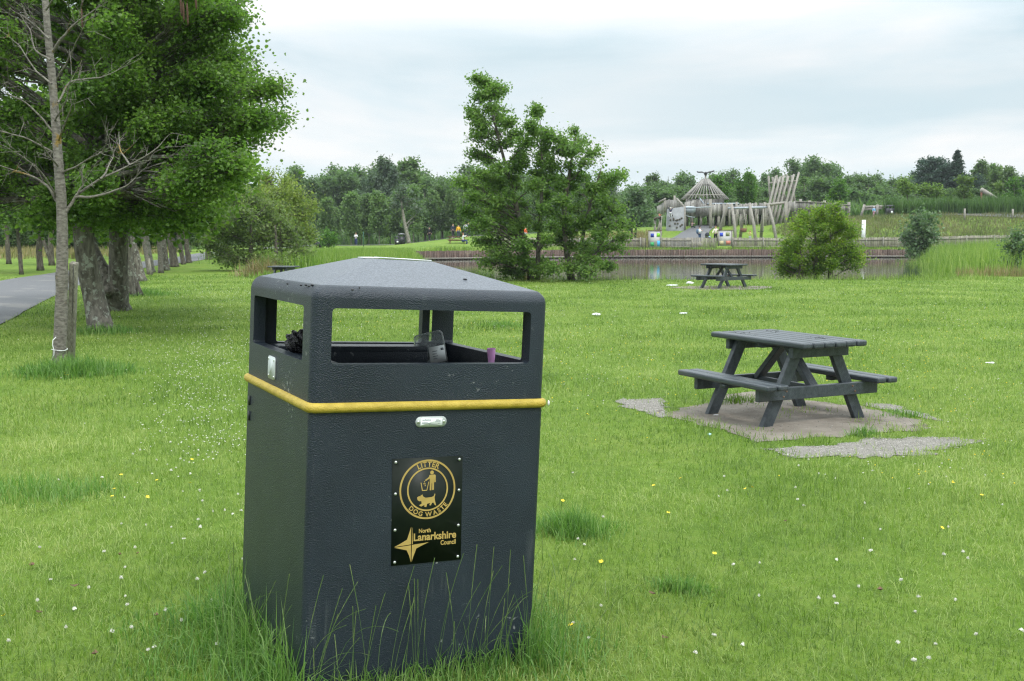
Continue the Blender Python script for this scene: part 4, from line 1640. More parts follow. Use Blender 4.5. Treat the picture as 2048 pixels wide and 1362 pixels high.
for (u, v0, v1, D, r) in ((1330, 396, 425, 123, .13), (1349, 391, 425, 123, .13), (1369, 412, 458, 120, .15), (1421, 398, 458, 120.5, .17), (1447, 407, 447, 122, .13), (1459, 408, 446, 122.4, .12), (1473, 404, 447, 122, .14), (1500, 405, 445, 123, .13), (1512, 405, 444, 123, .12), (1529, 404, 443, 123, .13)):
    post(u, v0, v1, D, r)
mb = MB()
palisade(mb, P(1314, 420, 124), P(1330, 420, 123), zt(428), (zt(413), zt(402)))
palisade(mb, P(1330, 420, 123), P(1358, 420, 122.5), zt(424), (zt(399), zt(398)))
palisade(mb, P(1358, 420, 122.5), P(1370, 420, 121), zt(424), (zt(400), zt(412)))
mb.build('palisade_left', M_oldwood2, fort).name = 'palisade'
mb = MB()
mb.beam(P(1353, 397, 121.8), P(1369, 415, 120.4), .12, .22)
mb.beam(P(1318, 404, 123.8), P(1331, 398, 122.8), .12, .2)
mb.build('handrail', M_oldwood, fort)
# round tower: open lower storey on posts, plank drum above, roof of poles
tc_ = np.array([P(1409, 430, 125)[0], 125.0])
RT = 2.15
mb = MB()
for i in range(44):
    t = 2 * pi * i / 44
    zt1 = zt(397, 125) if sin(t) > -.2 else zt(400, 125) - (0.9 if cos(t) > .35 else 0)
    q = (tc_[0] + RT * cos(t), tc_[1] + RT * sin(t))
    zb = zt(433, 125) + random.uniform(-.12, .05)
    mb.box((q[0], q[1], (zb + zt1) / 2 + random.uniform(-.04, .04)), (.07, .27, zt1 - zb), t)
mb.build('tower_wall', M_oldwood2, fort)
mb = MB()
n_ = 20
mb.add([(tc_[0] + 2.0 * cos(2 * pi * i / n_), tc_[1] + 2.0 * sin(2 * pi * i / n_), zt(431, 125)) for i in range(n_)], [[list(range(n_))]])
mb.build('tower_floor', M_barkd, fort)
for i in range(12):
    t = 2 * pi * (i + .3) / 12
    mb = MB()
    q = (tc_[0] + (RT - .1) * cos(t), tc_[1] + (RT - .1) * sin(t))
    mb.tube([(q[0], q[1], gz(*q) - .1), (q[0], q[1], zt(430, 125))], .13, 7)
    mb.build('tower_post', M_oldwood if i % 3 else M_barkd, fort)
ap = P(1411, 358, 125)
mb = MB()
for i in range(38):
    t = 2 * pi * i / 38
    rr = 2.75
    e = np.array([tc_[0] + rr * cos(t), tc_[1] + rr * sin(t), zt(397, 125) - .12])
    top = np.array([ap[0] + .38 * cos(t), tc_[1] + .38 * sin(t), ap[2] - .02])
    mid = (e + top) / 2
    mb.tube([e, mid, top], .068, 6)
roof = mb.build('pole_roof', M_oldwood2, fort)
mb = MB()
mb.lathe([(.36, ap[2] - .12), (.38, ap[2] - .02), (.10, ap[2] + .04), (.09, zt(350, 125)), (.01, zt(349.5, 125))], (ap[0], tc_[1], 0), 12)
mb.build('roof_cap', M_oldwood, roof)
mb = MB()
for i in range(24):
    t0, t1 = 2 * pi * i / 24, 2 * pi * (i + 1) / 24
    mb.tube([(tc_[0] + 2.3 * cos(t0), tc_[1] + 2.3 * sin(t0), zt(391, 125)), (tc_[0] + 2.3 * cos(t1), tc_[1] + 2.3 * sin(t1), zt(391, 125))], .06, 6, False)
mb.build('roof_ring', M_oldwood, roof)
# perched bird with spread wings on the mast
bq = np.array([ap[0], tc_[1], zt(347.5, 125)])
mb = MB()
mb.ell(bq, (.19, .40, .22), 10, 6)
mb.ell(bq + (0, -.28, .10), (.11, .16, .11), 8, 5)
mb.add([bq + (-.10, -.05, .12), bq + (-.08, -.3, -.15), bq + (.08, -.3, -.15)], [[[0, 1, 2]]])
bird = mb.build('carved_bird', M_black, smooth=True)
tag(bird, 'dark carved bird with spread wings on top of the pole roof', 'sculpture')
ROOTW[bird.name] = Matrix.Translation(bird.location)
for s in (-1, 1):
    mb = MB()
    pts = [bq + (s * .08, 0, .05), bq + (s * .40, .02, .20), bq + (s * .78, .05, .22 + .04 * s), bq + (s * 1.0, .08, .30 + .06 * s)]
    for (p0, p1), (w0, w1) in zip(zip(pts[:-1], pts[1:]), ((.34, .38), (.38, .30), (.30, .10))):
        mb.add([p0 + (0, -w0 / 2, -.10), p0 + (0, w0 / 2, -.04), p1 + (0, w1 / 2, -.03), p1 + (0, -w1 / 2, -.08), p0 + (0, -w0 / 2, .03), p0 + (0, w0 / 2, .09), p1 + (0, w1 / 2, .09), p1 + (0, -w1 / 2, .03)],
               [[[3, 2, 1, 0], [4, 5, 6, 7], [0, 1, 5, 4], [1, 2, 6, 5], [2, 3, 7, 6], [3, 0, 4, 7]]])
    mb.build('wing', M_black, bird)
# barrel hung on the front, rope, crossing rail
mb = MB()
c = P(1379, 419, 120.4)
mb.tube([c - (.65, 0, 0), c - (.3, 0, 0), c + (.3, 0, 0), c + (.65, 0, 0)], [.30, .37, .37, .30], 14)
mb.build('barrel', M_grey_metal, fort)
mb = MB()
mb.tube([P(1368, 415, 120), P(1395, 415, 120), P(1422, 414, 120)], .06, 6)
mb.tube([P(1371, 431, 120.2), P(1382, 434, 120.2), P(1390, 434.5, 120.2)], .05, 6)
mb.beam(P(1399, 396, 122.6), P(1412, 413, 122.6), .1, .16)
mb.build('cross_rail', M_grey_metal, fort)
mb = MB()
palisade(mb, P(1369, 420, 121.5), P(1392, 420, 122.3), zt(430), (zt(405), zt(400)))
palisade(mb, P(1392, 420, 122.3), P(1421, 420, 121.5), zt(432), (zt(403), zt(413)))
mb.build('palisade', M_oldwood2, fort)
# covered way from the tower to the hill
mb = MB()
palisade(mb, P(1422, 420, 121.5), P(1470, 420, 123), zt(431), zt(409), jag=.12)
palisade(mb, P(1470, 420, 123), P(1545, 420, 124), zt(429), (zt(408), zt(406)), jag=.14)
mb.build('palisade', M_oldwood2, fort)
mb = MB()
a, b = P(1422, 430, 121.7), P(1545, 429, 124.2)
mb.add([a + (0, 0, 0), b, b + (0, 2.2, 0), a + (0, 2.2, 0)], [[[0, 1, 2, 3]]])
mb.build('deck', M_barkd, fort)
for i in range(22):
    u = 1426 + i * 5.5
    D = 121.9 + (u - 1422) / 123 * 2.4 + (i % 2) * 1.6
    mb = MB()
    q = P(u, 430, D)
    mb.tube([(q[0], q[1], gz(q[0], q[1]) - .1), (q[0], q[1], q[2] + .1)], .10 + .03 * (i % 3), 7)
    mb.build('trestle_post', M_barkd if i % 2 else M_oldwood, fort)
mb = MB()
for u in (1430, 1462):
    q = P(u, 407.5, 122.8)
    mb.tube([q - (.9, 0, 0), q + (.9, 0, .02)], .09, 8)
mb.build('blue_roof_bar', M_grey_metal, fort).name = 'roof_bar'

# the ridge of crossed poles
rid = thing('crossed_pole_frame', 'tall row of crossed weathered poles standing beside the timber fort', 'climbing frame', on(xt(1565), 124))
tops = [(1541, 1536, 1557), (1549, 1543, 1567), (1557, 1550, 1577), (1566, 1558, 1587), (1577, 1567, 1597), (1587, 1577, 1606)]
for i, (uc, u0, u1) in enumerate(tops):
    D = 122.5 + i * .35
    vt = 352 - i * .8
    for s, (ub, ut, dz) in enumerate(((u0 - 6, uc + 9, 1.6), (u1 - 10, uc - 4, -.2))):
        mb = MB()
        vb = 445 - i * 1.2 - (0 if s == 0 else 14)
        a = P(ub - 1, vb, D - .6 + 2.4 * s)
        a[2] = gz(a[0], a[1]) - .1
        b = P(ut + (2 if s == 0 else 0), vt - (6 if (i == 5 and s == 0) else 0) + 3 * (i % 2), D + .8)
        m1 = a + (b - a) * .55 + (random.uniform(-.06, .06), 0, 0)
        mb.tube([a, a + (b - a) * .3 + (random.uniform(-.05, .05), 0, 0), m1, b], [.17, .155, .14, .12], 8)
        mb.build('pole', M_oldwood, rid)
    mb = MB()
    q = P(uc + 1, 366 - i * .8, D + .7)
    mb.tube([q - (.0, .5, 0), q + (.0, .5, 0)], .10, 7)
    mb.build('lashing', M_oldwood, rid)
mb = MB()
mb.tube([P(1532, 409, 121.5), P(1545, 408.5, 121.6), P(1562, 406.5, 121.7), P(1570, 405, 121.8)], [.15, .16, .15, .14], 8)
mb.build('cross_log', M_oldwood, rid)
for u, v0 in ((1530, 405), (1571, 403)):
    mb = MB()
    a = P(u, 440, 121.7)
    a[2] = gz(a[0], a[1]) - .1
    mb.tube([a, P(u, v0, 121.7)], [.17, .15], 8)
    mb.build('upright', M_oldwood, rid)

# palisade on the hill
hp = thing('hill_palisade', 'weathered plank palisade with stout posts on the hill behind the round bush', 'palisade', on(xt(1640, 124), 124))
mb = MB()
palisade(mb, P(1570, 420, 124), P(1593, 420, 124), zt(424, 124), zt(403, 124))
palisade(mb, P(1593, 420, 124), P(1650, 420, 125), zt(421, 124), (zt(403, 124), zt(405, 124)))
palisade(mb, P(1650, 420, 125), P(1700, 420, 126), zt(420, 124), (zt(406, 124), zt(410, 124)))
mb.build('planks', M_oldwood2, hp)
mb = MB()
mb.beam(P(1592, 403, 123.9), P(1650, 405, 124.9), .12, .10)
mb.beam(P(1650, 406, 124.9), P(1700, 410, 125.9), .12, .10)
mb.build('handrail', M_oldwood, hp)
for u, v0 in ((1573, 402), (1592, 402), (1601, 398), (1619, 401), (1649, 401), (1672, 405), (1698, 404)):
    mb = MB()
    q = P(u, v0, 124 + (u - 1573) / 60)
    mb.tube([(q[0], q[1], gz(q[0], q[1]) - .2), q], [.19, .17], 8)
    mb.build('post', M_oldwood, hp)

# swings
sw = thing('swing_frame', 'three-legged-pair log swing frame with a pale blue bar and hanging seats', 'swing', on(xt(1500, 111), 111))
legs_ = [((1436, 466), (1455, 411)), ((1472, 467), (1463, 411)), ((1480, 465), (1492, 412)), ((1513, 466), (1499, 411)), ((1522, 461), (1530, 412)), ((1555, 467), (1536, 411))]
for i, ((u0, v0), (u1, v1)) in enumerate(legs_):
    Db, Dt = (110.2, 111) if i % 2 else (112.4, 111.4)
    if i % 2 == 0:
        Db = 113
    a = P(u0, v0, Db)
    a[2] = gz(a[0], a[1]) - .1
    b = P(u1, v1 - 4, Dt)
    mb = MB()
    mb.tube([a, a + (b - a) * .5 + (.10 if i % 2 else -.08, 0, 0), b], [.17, .16, .14], 8)
    mb.build('leg', M_oldwood, sw)
mb = MB()
mb.tube([P(1456, 416.5, 111.1), P(1535, 414.5, 111.1)], .11, 8)
mb.build('top_bar', M_grey_metal, sw)
M_rope = surf('rope', (.45, .43, .36), (.55, .52, .45), scale=20, rough=.8)
for (ua, ub, v0, v1, du, nm) in ((1481, 1493, 458, 460, 6, 'basket_seat'), (1516, 1527, 463, 463, 0, 'flat_seat'), (1464, 1464, 462, 462, 0, 'flat_seat')):
    x0, x1 = P(ua, v0, 110.6 + (.6 if du else 0)), P(ub, v1, 110.6 + (.6 if du else 0))
    mb = MB()
    for q, uu in ((x0, ua), (x1, ub)):
        mb.tube([q, P(uu - du, 415, 111.1)], .022, 5)
    mb.build('rope', M_rope, sw)
    mb = MB()
    c = (x0 + x1) / 2
    if du:
        mb.lathe([(.01, -.30), (.30, -.28), (.36, .12), (.32, .12), (.27, -.22), (.01, -.24)], c, 12)
        mb.build('basket', surf('brown_basket', (.14, .07, .04), (.20, .10, .06), scale=8, rough=.8), sw)
    else:
        mb.box(c, (max(.45, x1[0] - x0[0]), .22, .06))
        mb.build('seat', M_black, sw)

# low platform with ramp pole at the left of the fort
lp = thing('log_platform', 'small raised log platform with a slanting prop left of the climbing wall', 'play platform', on(xt(1316, 117), 117))
mb = MB()
for i in range(5):
    a = P(1307, 437.5, 116.6 + i * .25)
    b = P(1322, 433, 116.6 + i * .25)
    mb.tube([a, b], .12, 7)
mb.build('deck', M_barkd, lp)
for (u0, v0, u1, v1) in ((1310, 455, 1310, 437), (1313, 456, 1323, 432), (1322, 454, 1321, 434)):
    mb = MB()
    a = P(u0, v0, 117)
    a[2] = gz(a[0], a[1]) - .1
    mb.tube([a, P(u1, v1, 117)], .14, 7)
    mb.build('prop', M_oldwood, lp)
for i, (u, v) in enumerate(((1313, 414), (1327, 413), (1314, 421))):
    pass
# log balance frame and bin on the hill at the right
lf = thing('log_rail', 'low log rail on slanting posts beside the black bin on the hill', 'log rail', on(xt(1765, 128), 128))
mb = MB()
mb.tube([P(1729, 414, 128), P(1770, 412.5, 128.3), P(1806, 410, 128.6)], .14, 8)
mb.tube([P(1728, 419, 128), P(1770, 416, 128.3), P(1806, 414, 128.6)], .11, 8)
mb.build('rail', M_oldwood, lf)
for (u0, u1) in ((1721, 1729), (1754, 1755), (1805, 1804)):
    mb = MB()
    a = P(u0, 427, 128)
    a[2] = gz(a[0], a[1]) - .1
    mb.tube([a, P(u1, 409, 128)], .15, 7)
    mb.build('post', M_oldwood, lf)


def small_bin(label, q, w_, h_, lid, emblem=False, hood=False):
    t = thing('litter_bin', label, 'litter bin', q, .3)
    mb = MB()
    mb.add([(a * w_ * s, b * w_ * s, z) for z, s in ((0, .46), (h_ * .7, .5)) for a, b in ((-1, -1), (1, -1), (1, 1), (-1, 1))],
           [[[3, 2, 1, 0], [4, 5, 6, 7], [0, 1, 5, 4], [1, 2, 6, 5], [2, 3, 7, 6], [3, 0, 4, 7]]])
    mb.build('body', M_black, t, local=True)
    mb = MB()
    for a in (-1, 1):
        for b in (-1, 1):
            mb.box((a * w_ * .44, b * w_ * .44, h_ * .80), (w_ * .1, w_ * .1, h_ * .2))
    mb.build('pillar', M_black, t, local=True)
    mb = MB()
    mb.add([(a * w_ * s, b * w_ * s, z) for z, s in ((h_ * .9, .53), (h_ * .93, .53), (h_, .12)) for a, b in ((-1, -1), (1, -1), (1, 1), (-1, 1))],
           [[[3, 2, 1, 0], [8, 9, 10, 11]] + [[k * 4 + i, k * 4 + (i + 1) % 4, k * 4 + 4 + (i + 1) % 4, k * 4 + 4 + i] for k in (0, 1) for i in range(4)]])
    mb.build('lid', lid, t, local=True)
    if emblem:
        mb = MB()
        mb.prism([(w_ * .2 * cos(t_), w_ * .2 * sin(t_)) for t_ in np.linspace(0, 2 * pi, 17)[:-1]], (0, -w_ * .5, h_ * .33), (1, 0, 0), (0, 0, 1), (0, -1, 0), .01)
        mb.build('emblem', M_white, t, local=True)


M_lid = surf('pale_lid', (.20, .21, .22), (.27, .28, .29), scale=4, rough=.5)
small_bin('small black bin with a white round emblem beside the far path', on(*P(794, 485, 130)[:2]), .55, 1.02, M_black, True)
small_bin('dark hooded litter bin beside the far path, behind the one with a white emblem', on(*P(803, 480, 133)[:2]), .80, 1.34, M_lid)
small_bin('dark pale-lidded litter bin half hidden by the small round bush on the left', on(*P(639, 488, 116)[:2]), .85, 1.12, M_lid)
small_bin('black litter bin standing on the hill by the log rail', on(*P(1780, 420, 126)[:2]), .72, 1.25, M_black, True)
# green pole by the far path, timber posts by the herb belt, white post on the hill, slide log
mb = MB()
q = on(*P(727, 490, 122)[:2])
mb.tube([q - (0, 0, .1), q + (0, 0, 1.75)], .035, 8)
tag(mb.build('marker_pole', surf('green_paint', (.02, .09, .06), (.03, .12, .08), scale=5), smooth=True), 'slim dark green pole standing in front of the far path', 'pole')
for i, (u, v0, v1, lbl) in enumerate(((1929, 417, 434, 'grey timber post at the edge of the tall herbs, left of two'), (2025, 418, 436, 'grey timber post at the edge of the tall herbs near the right border'))):
    a = P(u, v1, 120)
    mb = MB()
    mb.tube([(a[0], a[1], gz(a[0], a[1]) - .2), (a[0], a[1], P(u, v0, 120)[2])], .11, 8)
    tag(mb.build('timber_post', M_oldwood), lbl, 'post', 'timber posts by the herbs')
t = thing('white_post', 'square white post with a foot bracket standing above the right-hand fence', 'post', on(*P(1727, 466, 110)[:2]))
a = P(1727, 466, 110)
mb = MB()
mb.box((a[0], a[1], (gz(a[0], a[1]) + P(1727, 440, 110)[2]) / 2), (.34, .2, P(1727, 440, 110)[2] - gz(a[0], a[1])))
mb.build('shaft', M_white, t)
mb = MB()
mb.box((a[0] + .26, a[1], gz(a[0], a[1]) + .35), (.2, .1, .16))
mb.beam((a[0] + .15, a[1], gz(a[0], a[1]) + .8), (a[0] + .36, a[1], gz(a[0], a[1]) + .4), .05, .05)
mb.build('bracket', M_white, t)
sl_ = thing('log_slide', 'slanting pale log propped on a rusty post above the tall herbs', 'log', on(*P(1985, 410, 128)[:2]))
mb = MB()
mb.tube([P(1962, 379, 128), P(1985, 393, 128), P(2008, 409, 128)], [.26, .25, .24], 10)
mb.build('log', M_oldwood, sl_)
mb = MB()
a = P(1963, 410, 128)
mb.tube([(a[0], a[1], gz(a[0], a[1])), P(1963, 382, 128)], .12, 7)
mb.build('prop', M_red, sl_)
# boulder in front of the people
bm = bmesh.new()
bmesh.ops.create_icosphere(bm, subdivisions=3, radius=1)
for v in bm.verts:
    n_ = float(vnoise(v.co.x * 1 + 3, v.co.y + v.co.z * 1.7, 1.6, 2))
    v.co *= .8 + .4 * n_
    v.co = Vector((v.co.x * .70, v.co.y * .5, v.co.z * .34))
me = bpy.data.meshes.new('boulder')
bm.to_mesh(me)
bm.free()
q = on(*P(1392, 466, 110)[:2])
o = link('boulder', smooth_mesh(me, 40), surf('boulder_stone', (.28, .26, .23), (.40, .38, .35), scale=3, rough=.9))
o.location = q + (0, 0, .1)
tag(o, 'pale rounded boulder lying left of the people at the pushchair', 'boulder')

# ------------------------------------------------------------------ trees and shrubs


def leaf_mesh(name, C, size, seed, shape='round', up=.55, axis_bias=None, fold=.18, wid=.5):
    """One small blade per point of C."""
    rs = np.random.default_rng(seed)
    n = len(C)
    A = rs.normal(0, 1, (n, 3))
    A[:, 2] = A[:, 2] * .6 - .15
    if axis_bias is not None:
        A += axis_bias
    A /= np.linalg.norm(A, axis=1)[:, None]
    U = rs.normal(0, 1, (n, 3)) + np.array([0, 0, up * 2.2])
    S = np.cross(A, U)
    S /= np.linalg.norm(S, axis=1)[:, None] + 1e-9
    Nn = np.cross(S, A)
    Ls = size * rs.uniform(.65, 1.25, n)[:, None]
    Ws = Ls * wid * rs.uniform(.8, 1.15, n)[:, None]
    if shape == 'round':
        pts = [(0, 0, 0), (.32, .85, 1), (.75, .78, 1), (1, 0, 0), (.75, -.78, 1), (.32, -.85, 1)]
        F_ = [(0, 1, 2, 3), (3, 4, 5, 0)]
    else:
        pts = [(0, 0, 0), (.5, 1, 1), (1, 0, 0), (.5, -1, 1)]
        F_ = [(0, 1, 2, 3)]
    V = np.stack([C + A * Ls * a + S * Ws * b + Nn * Ls * fold * c for a, b, c in pts], 1)
    k = len(pts)
    base = (np.arange(n) * k)[:, None]
    Q = np.concatenate([base + np.array(f) for f in F_])
    return mesh_np(name, V.reshape(-1, 3), [Q])


def ellpts(c, r, n, rs, pw=2.3):
    d = rs.normal(0, 1, (n, 3))
    d /= np.linalg.norm(d, axis=1)[:, None]
    return np.asarray(c) + d * (rs.random((n, 1)) ** (1 / pw)) * np.asarray(r)


def tree(name, label, cat, trunks, blobs, leaf, per, lmat, bmat, seed, shape='round', group=None, sigma=.09, twigr=.008, tsides=12, up=.55, limb=.30, density=1.0, root=None, amin=.05):
    """trunks: [(points, radii)], blobs: [(centre, radii, twigs)]"""
    rs = np.random.default_rng(seed)
    base = root if root is not None else trunks[0][0][0]
    t = thing(name, label, cat, base, 0, group)
    mb = MB()
    for pts, rad in trunks:
        pts, rad = np.asarray(pts, float), np.asarray(rad, float)
        s = np.linspace(0, len(pts) - 1, max(10, len(pts) * 4))
        pp = np.stack([np.interp(s, range(len(pts)), pts[:, i]) for i in range(3)], -1)
        k = np.array([.25, .5, .25])
        for _ in range(3):
            pp[1:-1] = pp[:-2] * .25 + pp[1:-1] * .5 + pp[2:] * .25
        rr = np.interp(s, range(len(rad)), rad)
        rr = rr * (1 + .10 * (vnoise(s * 3, s * 0, 1, seed) - .5))
        rr[0] *= 1.22
        mb.tube(pp, rr, tsides, cap=True)
    mb.build('trunk', bmat, t, smooth=True)
    bb = MB()
    leafs = []
    tw_p, tw_r = [], []
    for (c, r, n) in blobs:
        c, r = np.asarray(c, float), np.asarray(r, float)
        n = max(3, int(n * density))
        # attach to the trunk that passes nearest
        best = None
        for pts, rad in trunks:
            pts, rad = np.asarray(pts, float), np.asarray(rad, float)
            s = np.linspace(0, len(pts) - 1, 40)
            pp = np.stack([np.interp(s, range(len(pts)), pts[:, i]) for i in range(3)], -1)
            hd = np.hypot(pp[:, 0] - c[0], pp[:, 1] - c[1])
            sc_ = hd + np.abs(pp[:, 2] - (c[2] - .45 * hd)) * 1.2
            sc_[s < amin * (len(pts) - 1)] += 50
            i = int(np.argmin(sc_))
            if best is None or sc_[i] < best[0]:
                best = (sc_[i], pp[i], np.interp(s[i], range(len(rad)), rad))
        a = best[1]
        r0 = min(best[2] * .6, limb * .6 * best[2] + .009 * np.linalg.norm(c - a))
        e = a + (c - a) * .97
        mid = (a + e) / 2 + (0, 0, .12 * np.linalg.norm(e - a) * rs.uniform(.2, 1)) + rs.normal(0, .06, 3) * np.linalg.norm(e - a)
        s = np.linspace(0, 1, 9)[:, None]
        lp = a * (1 - s) ** 2 + 2 * mid * s * (1 - s) + e * s ** 2
        lp[1:-1] += rs.normal(0, .012, (7, 3)) * np.linalg.norm(e - a)
        bb.tube(lp, np.linspace(r0, max(.006, r0 * .22), 9), 6, cap=False)
        p1 = ellpts(c, r, n, rs)
        i0 = rs.integers(3, 9, n)
        p0 = lp[i0] + rs.normal(0, .02, (n, 3))
        md = (p0 + p1) / 2 + rs.normal(0, .10, (n, 3)) * np.linalg.norm(p1 - p0, axis=1)[:, None] * .8
        tw_p.append(np.stack([p0, md, p1], 1))
        tw_r.append(np.repeat(np.array([[1.6, 1.0, .4]]) * twigr, n, 0))
        u = rs.uniform(.38, 1.06, (n, per, 1))
        q = (p0[:, None] * (1 - u) ** 2 + 2 * md[:, None] * u * (1 - u) + p1[:, None] * u ** 2) + rs.normal(0, 1, (n, per, 3)) * sigma * (.5 + .8 * u)
        leafs.append(q.reshape(-1, 3))
    V, A = tube_batch(np.concatenate(tw_p), np.concatenate(tw_r), 3)
    bb.add(V, [A])
    bb.build('branches', bmat, t, smooth=True)
    C = np.concatenate(leafs)
    gzz = g(C[:, 0], C[:, 1])
    C = C[C[:, 2] > gzz + .05]
    o = link('crown', leaf_mesh('crown', C, leaf, seed + 1, shape, up), lmat, t)
    return t


def pxblobs(L_, D, rs, depth=1.0, n=40, rd=None, k2=1.06):
    o = []
    for q in L_:
        u, v, ru, rv = q[:4]
        dd = q[4] if len(q) > 4 else rs.uniform(-depth, depth)
        k = (D + dd) / F
        a = ru * k * k2
        o.append((P(u, v, D + dd), (a, (rd or .9) * a + .15, rv * k * k2), n * (ru * rv) ** .5 / 45 + 4))
    return o


rs = np.random.default_rng(5)

# --- the row of old trees along the path
D1 = 17.6
b0 = G(203, 664)
tr1 = [b0, P(190, 600, 17.9), P(172, 520, 17.7), P(163, 450, 17.6), P(170, 380, 17.6), P(190, 250, 17.8), P(215, 80, 18), P(235, -120, 18.2)]


def polyblobs(poly, n, r0, r1, D, rs, depth, nt, flat=.75, hole=None):
    """leaf clumps spread evenly through a crown whose outline is poly"""
    poly = np.asarray(poly, float)
    lo, hi = poly.min(0), poly.max(0)
    pts = []
    while len(pts) < n:
        c = rs.uniform(lo, hi, (24, 2))
        c = c[inside(poly, c[:, 0], c[:, 1])]
        if hole is not None and len(c):
            c = c[[not hole(*q) for q in c]]
        if not len(c):
            continue
        if pts:
            dd = np.min(np.hypot(c[:, None, 0] - np.array(pts)[None, :, 0], c[:, None, 1] - np.array(pts)[None, :, 1]), 1)
            c = c[int(np.argmax(dd))]
        else:
            c = c[0]
        pts.append(c)
    o = []
    for u, v in pts:
        dd = rs.uniform(-depth, depth)
        k = (D + dd) / F
        r = rs.uniform(r0, r1) * k
        o.append((P(u, v, D + dd), (r, r, r * flat), nt * rs.uniform(.6, 1.3)))
    return o


bl1 = polyblobs([(-170, -250), (400, -250), (425, -60), (458, 0), (480, 60), (505, 115), (555, 160), (588, 206), (570, 235), (540, 255), (525, 295), (508, 335), (462, 378), (405, 410), (330, 428), (250, 440), (150, 438), (60, 425), (0, 400), (-140, 390)],
                150, 36, 62, D1, rs, 1.9, 34, flat=.46, hole=lambda u, v: (u < 170 and v < 300 and vnoise(u, v, .013, 3) > .52) or vnoise(u, v, .02, 7) > .84)
tree('broadleaf_tree', 'leaning lichen-covered tree nearest in the row, with a broad dense crown', 'tree', [(tr1, [.22, .18, .162, .155, .14, .115, .08, .04])], bl1, .054, 42, M_alder, M_bark, 21, group='trees in the row along the path', sigma=.078, amin=.5)
D2 = 22.6
b0 = G(232, 621)
tr2a = [b0, P(236, 560, 22.8), P(238, 470, 22.8), P(233, 400, 22.8), P(228, 250, 22.9), P(240, 60, 23)]
tr2b = [P(222, 590, 22.7), P(208, 545, 22.9), P(188, 510, 23.1), P(170, 450, 23.4), P(140, 330, 23.8), P(110, 150, 24)]
bl2 = pxblobs([(430, 120, 80, 60), (380, 240, 90, 60), (460, 230, 55, 50), (480, 330, 40, 35), (330, 330, 90, 50), (420, 370, 60, 35), (250, 280, 90, 70), (180, 330, 80, 60), (300, 150, 90, 70), (200, 150, 90, 70), (100, 230, 80, 70), (60, 330, 60, 50), (300, 40, 90, 60), (420, 30, 70, 60),
               (150, 60, 90, 60), (260, 432, 85, 30), (340, 430, 70, 32), (400, 425, 50, 28), (180, 440, 55, 28), (90, 430, 60, 28), (20, 100, 60, 50)], D2, rs, 1.8, 62)
tree('broadleaf_tree', 'forked thick-trunked tree standing second in the row along the path', 'tree', [(tr2a, [.29, .21, .19, .17, .14, .06]), (tr2b, [.17, .16, .14, .12, .09, .04])], bl2, .095, 24, M_alder2, M_bark, 23, group='trees in the row along the path', sigma=.16, amin=.55)

row = [  # base u, v, trunk px width, top u at v, label, bark, crown half width px, crown centre v
    (266, 592, 15, 246, 440, 'slim pale grey leaning tree with twin stems just behind the forked tree', M_bark, 75, 380),
    (284, 563, 20, 255, 450, 'grey leaning tree standing fourth in the row along the path', M_bark, 70, 385),
    (300, 549, 11, 283, 455, 'thin young tree tied to a stake in the row', M_barkp, 50, 400),
    (306, 545, 10, 290, 455, 'thin pale leaning tree right of the staked young tree', M_birch, 50, 395),
    (322, 546, 11, 317, 450, 'straight slender tree with rough pale bark in the row', M_barkp, 55, 395),
    (333, 541, 14, 324, 460, 'stout short tree beside the straight slender one in the row', M_bark, 60, 395),
    (349, 534, 18, 339, 455, 'dark thick tree in the middle of the receding row', M_barkd, 65, 395),
    (367, 529, 10, 356, 465, 'dark slim tree leaning left in the receding row', M_barkd, 50, 400),
    (378, 526, 12, 369, 460, 'dark tree just left of the open stretch of path', M_barkd, 55, 400),
    (417, 519, 12, 414, 460, 'dark upright tree at the far end of the row, left of the willow bush', M_barkd, 55, 405)]
for i, (u, v, wpx, u2, v2, lbl, bk, hw, cv) in enumerate(row):
    b0 = G(u, v)
    D = b0[1]
    k = D / F
    r = wpx * k * .43
    pts = [b0, P((u * 2 + u2) / 3, (v * 2 + v2) / 3, D), P(u2, v2, D), P(u2 - 2, cv - 30, D), P(u2 + 6, cv - 110, D + .3)]
    trs = [(pts, [r * 1.15, r, r * .9, r * .7, r * .25])]
    if i == 0:
        trs.append(([b0 + (.15, .1, 0), P(258, 520, D + .3), P(256, 445, D + .3), P(262, 380, D + .3)], [r, r * .8, r * .7, r * .3]))
    bl = []
    nb_ = 9
    for j in range(nb_):
        a = rs.uniform(0, 6.28)
        rad = hw * k * (.75 if j < 6 else .3)
        zc = P(u2, cv - 5, D)[2] + rs.uniform(-.6, 1.4) * hw * k * 1.1
        bl.append((np.array([pts[2][0] + rad * cos(a), D + rad * sin(a), max(zc, 1.9)]), np.array([.62, .62, .48]) * hw * k, 26))
    tree('broadleaf_tree', lbl, 'tree', trs, bl, .05 + D * .0022, 17, M_alder2, bk, 40 + i, 'rhomb', 'trees in the row along the path', sigma=.2, twigr=.012, tsides=9, amin=.5)
# stake and tie beside the young tree in the row
mb = MB()
q = G(302, 551)
mb.tube([q - (0, 0, .1), P(298, 517, q[1])], .05, 8)
tag(mb.build('timber_stake', M_stake), 'short timber stake tied to the thin young tree in the row', 'stake')

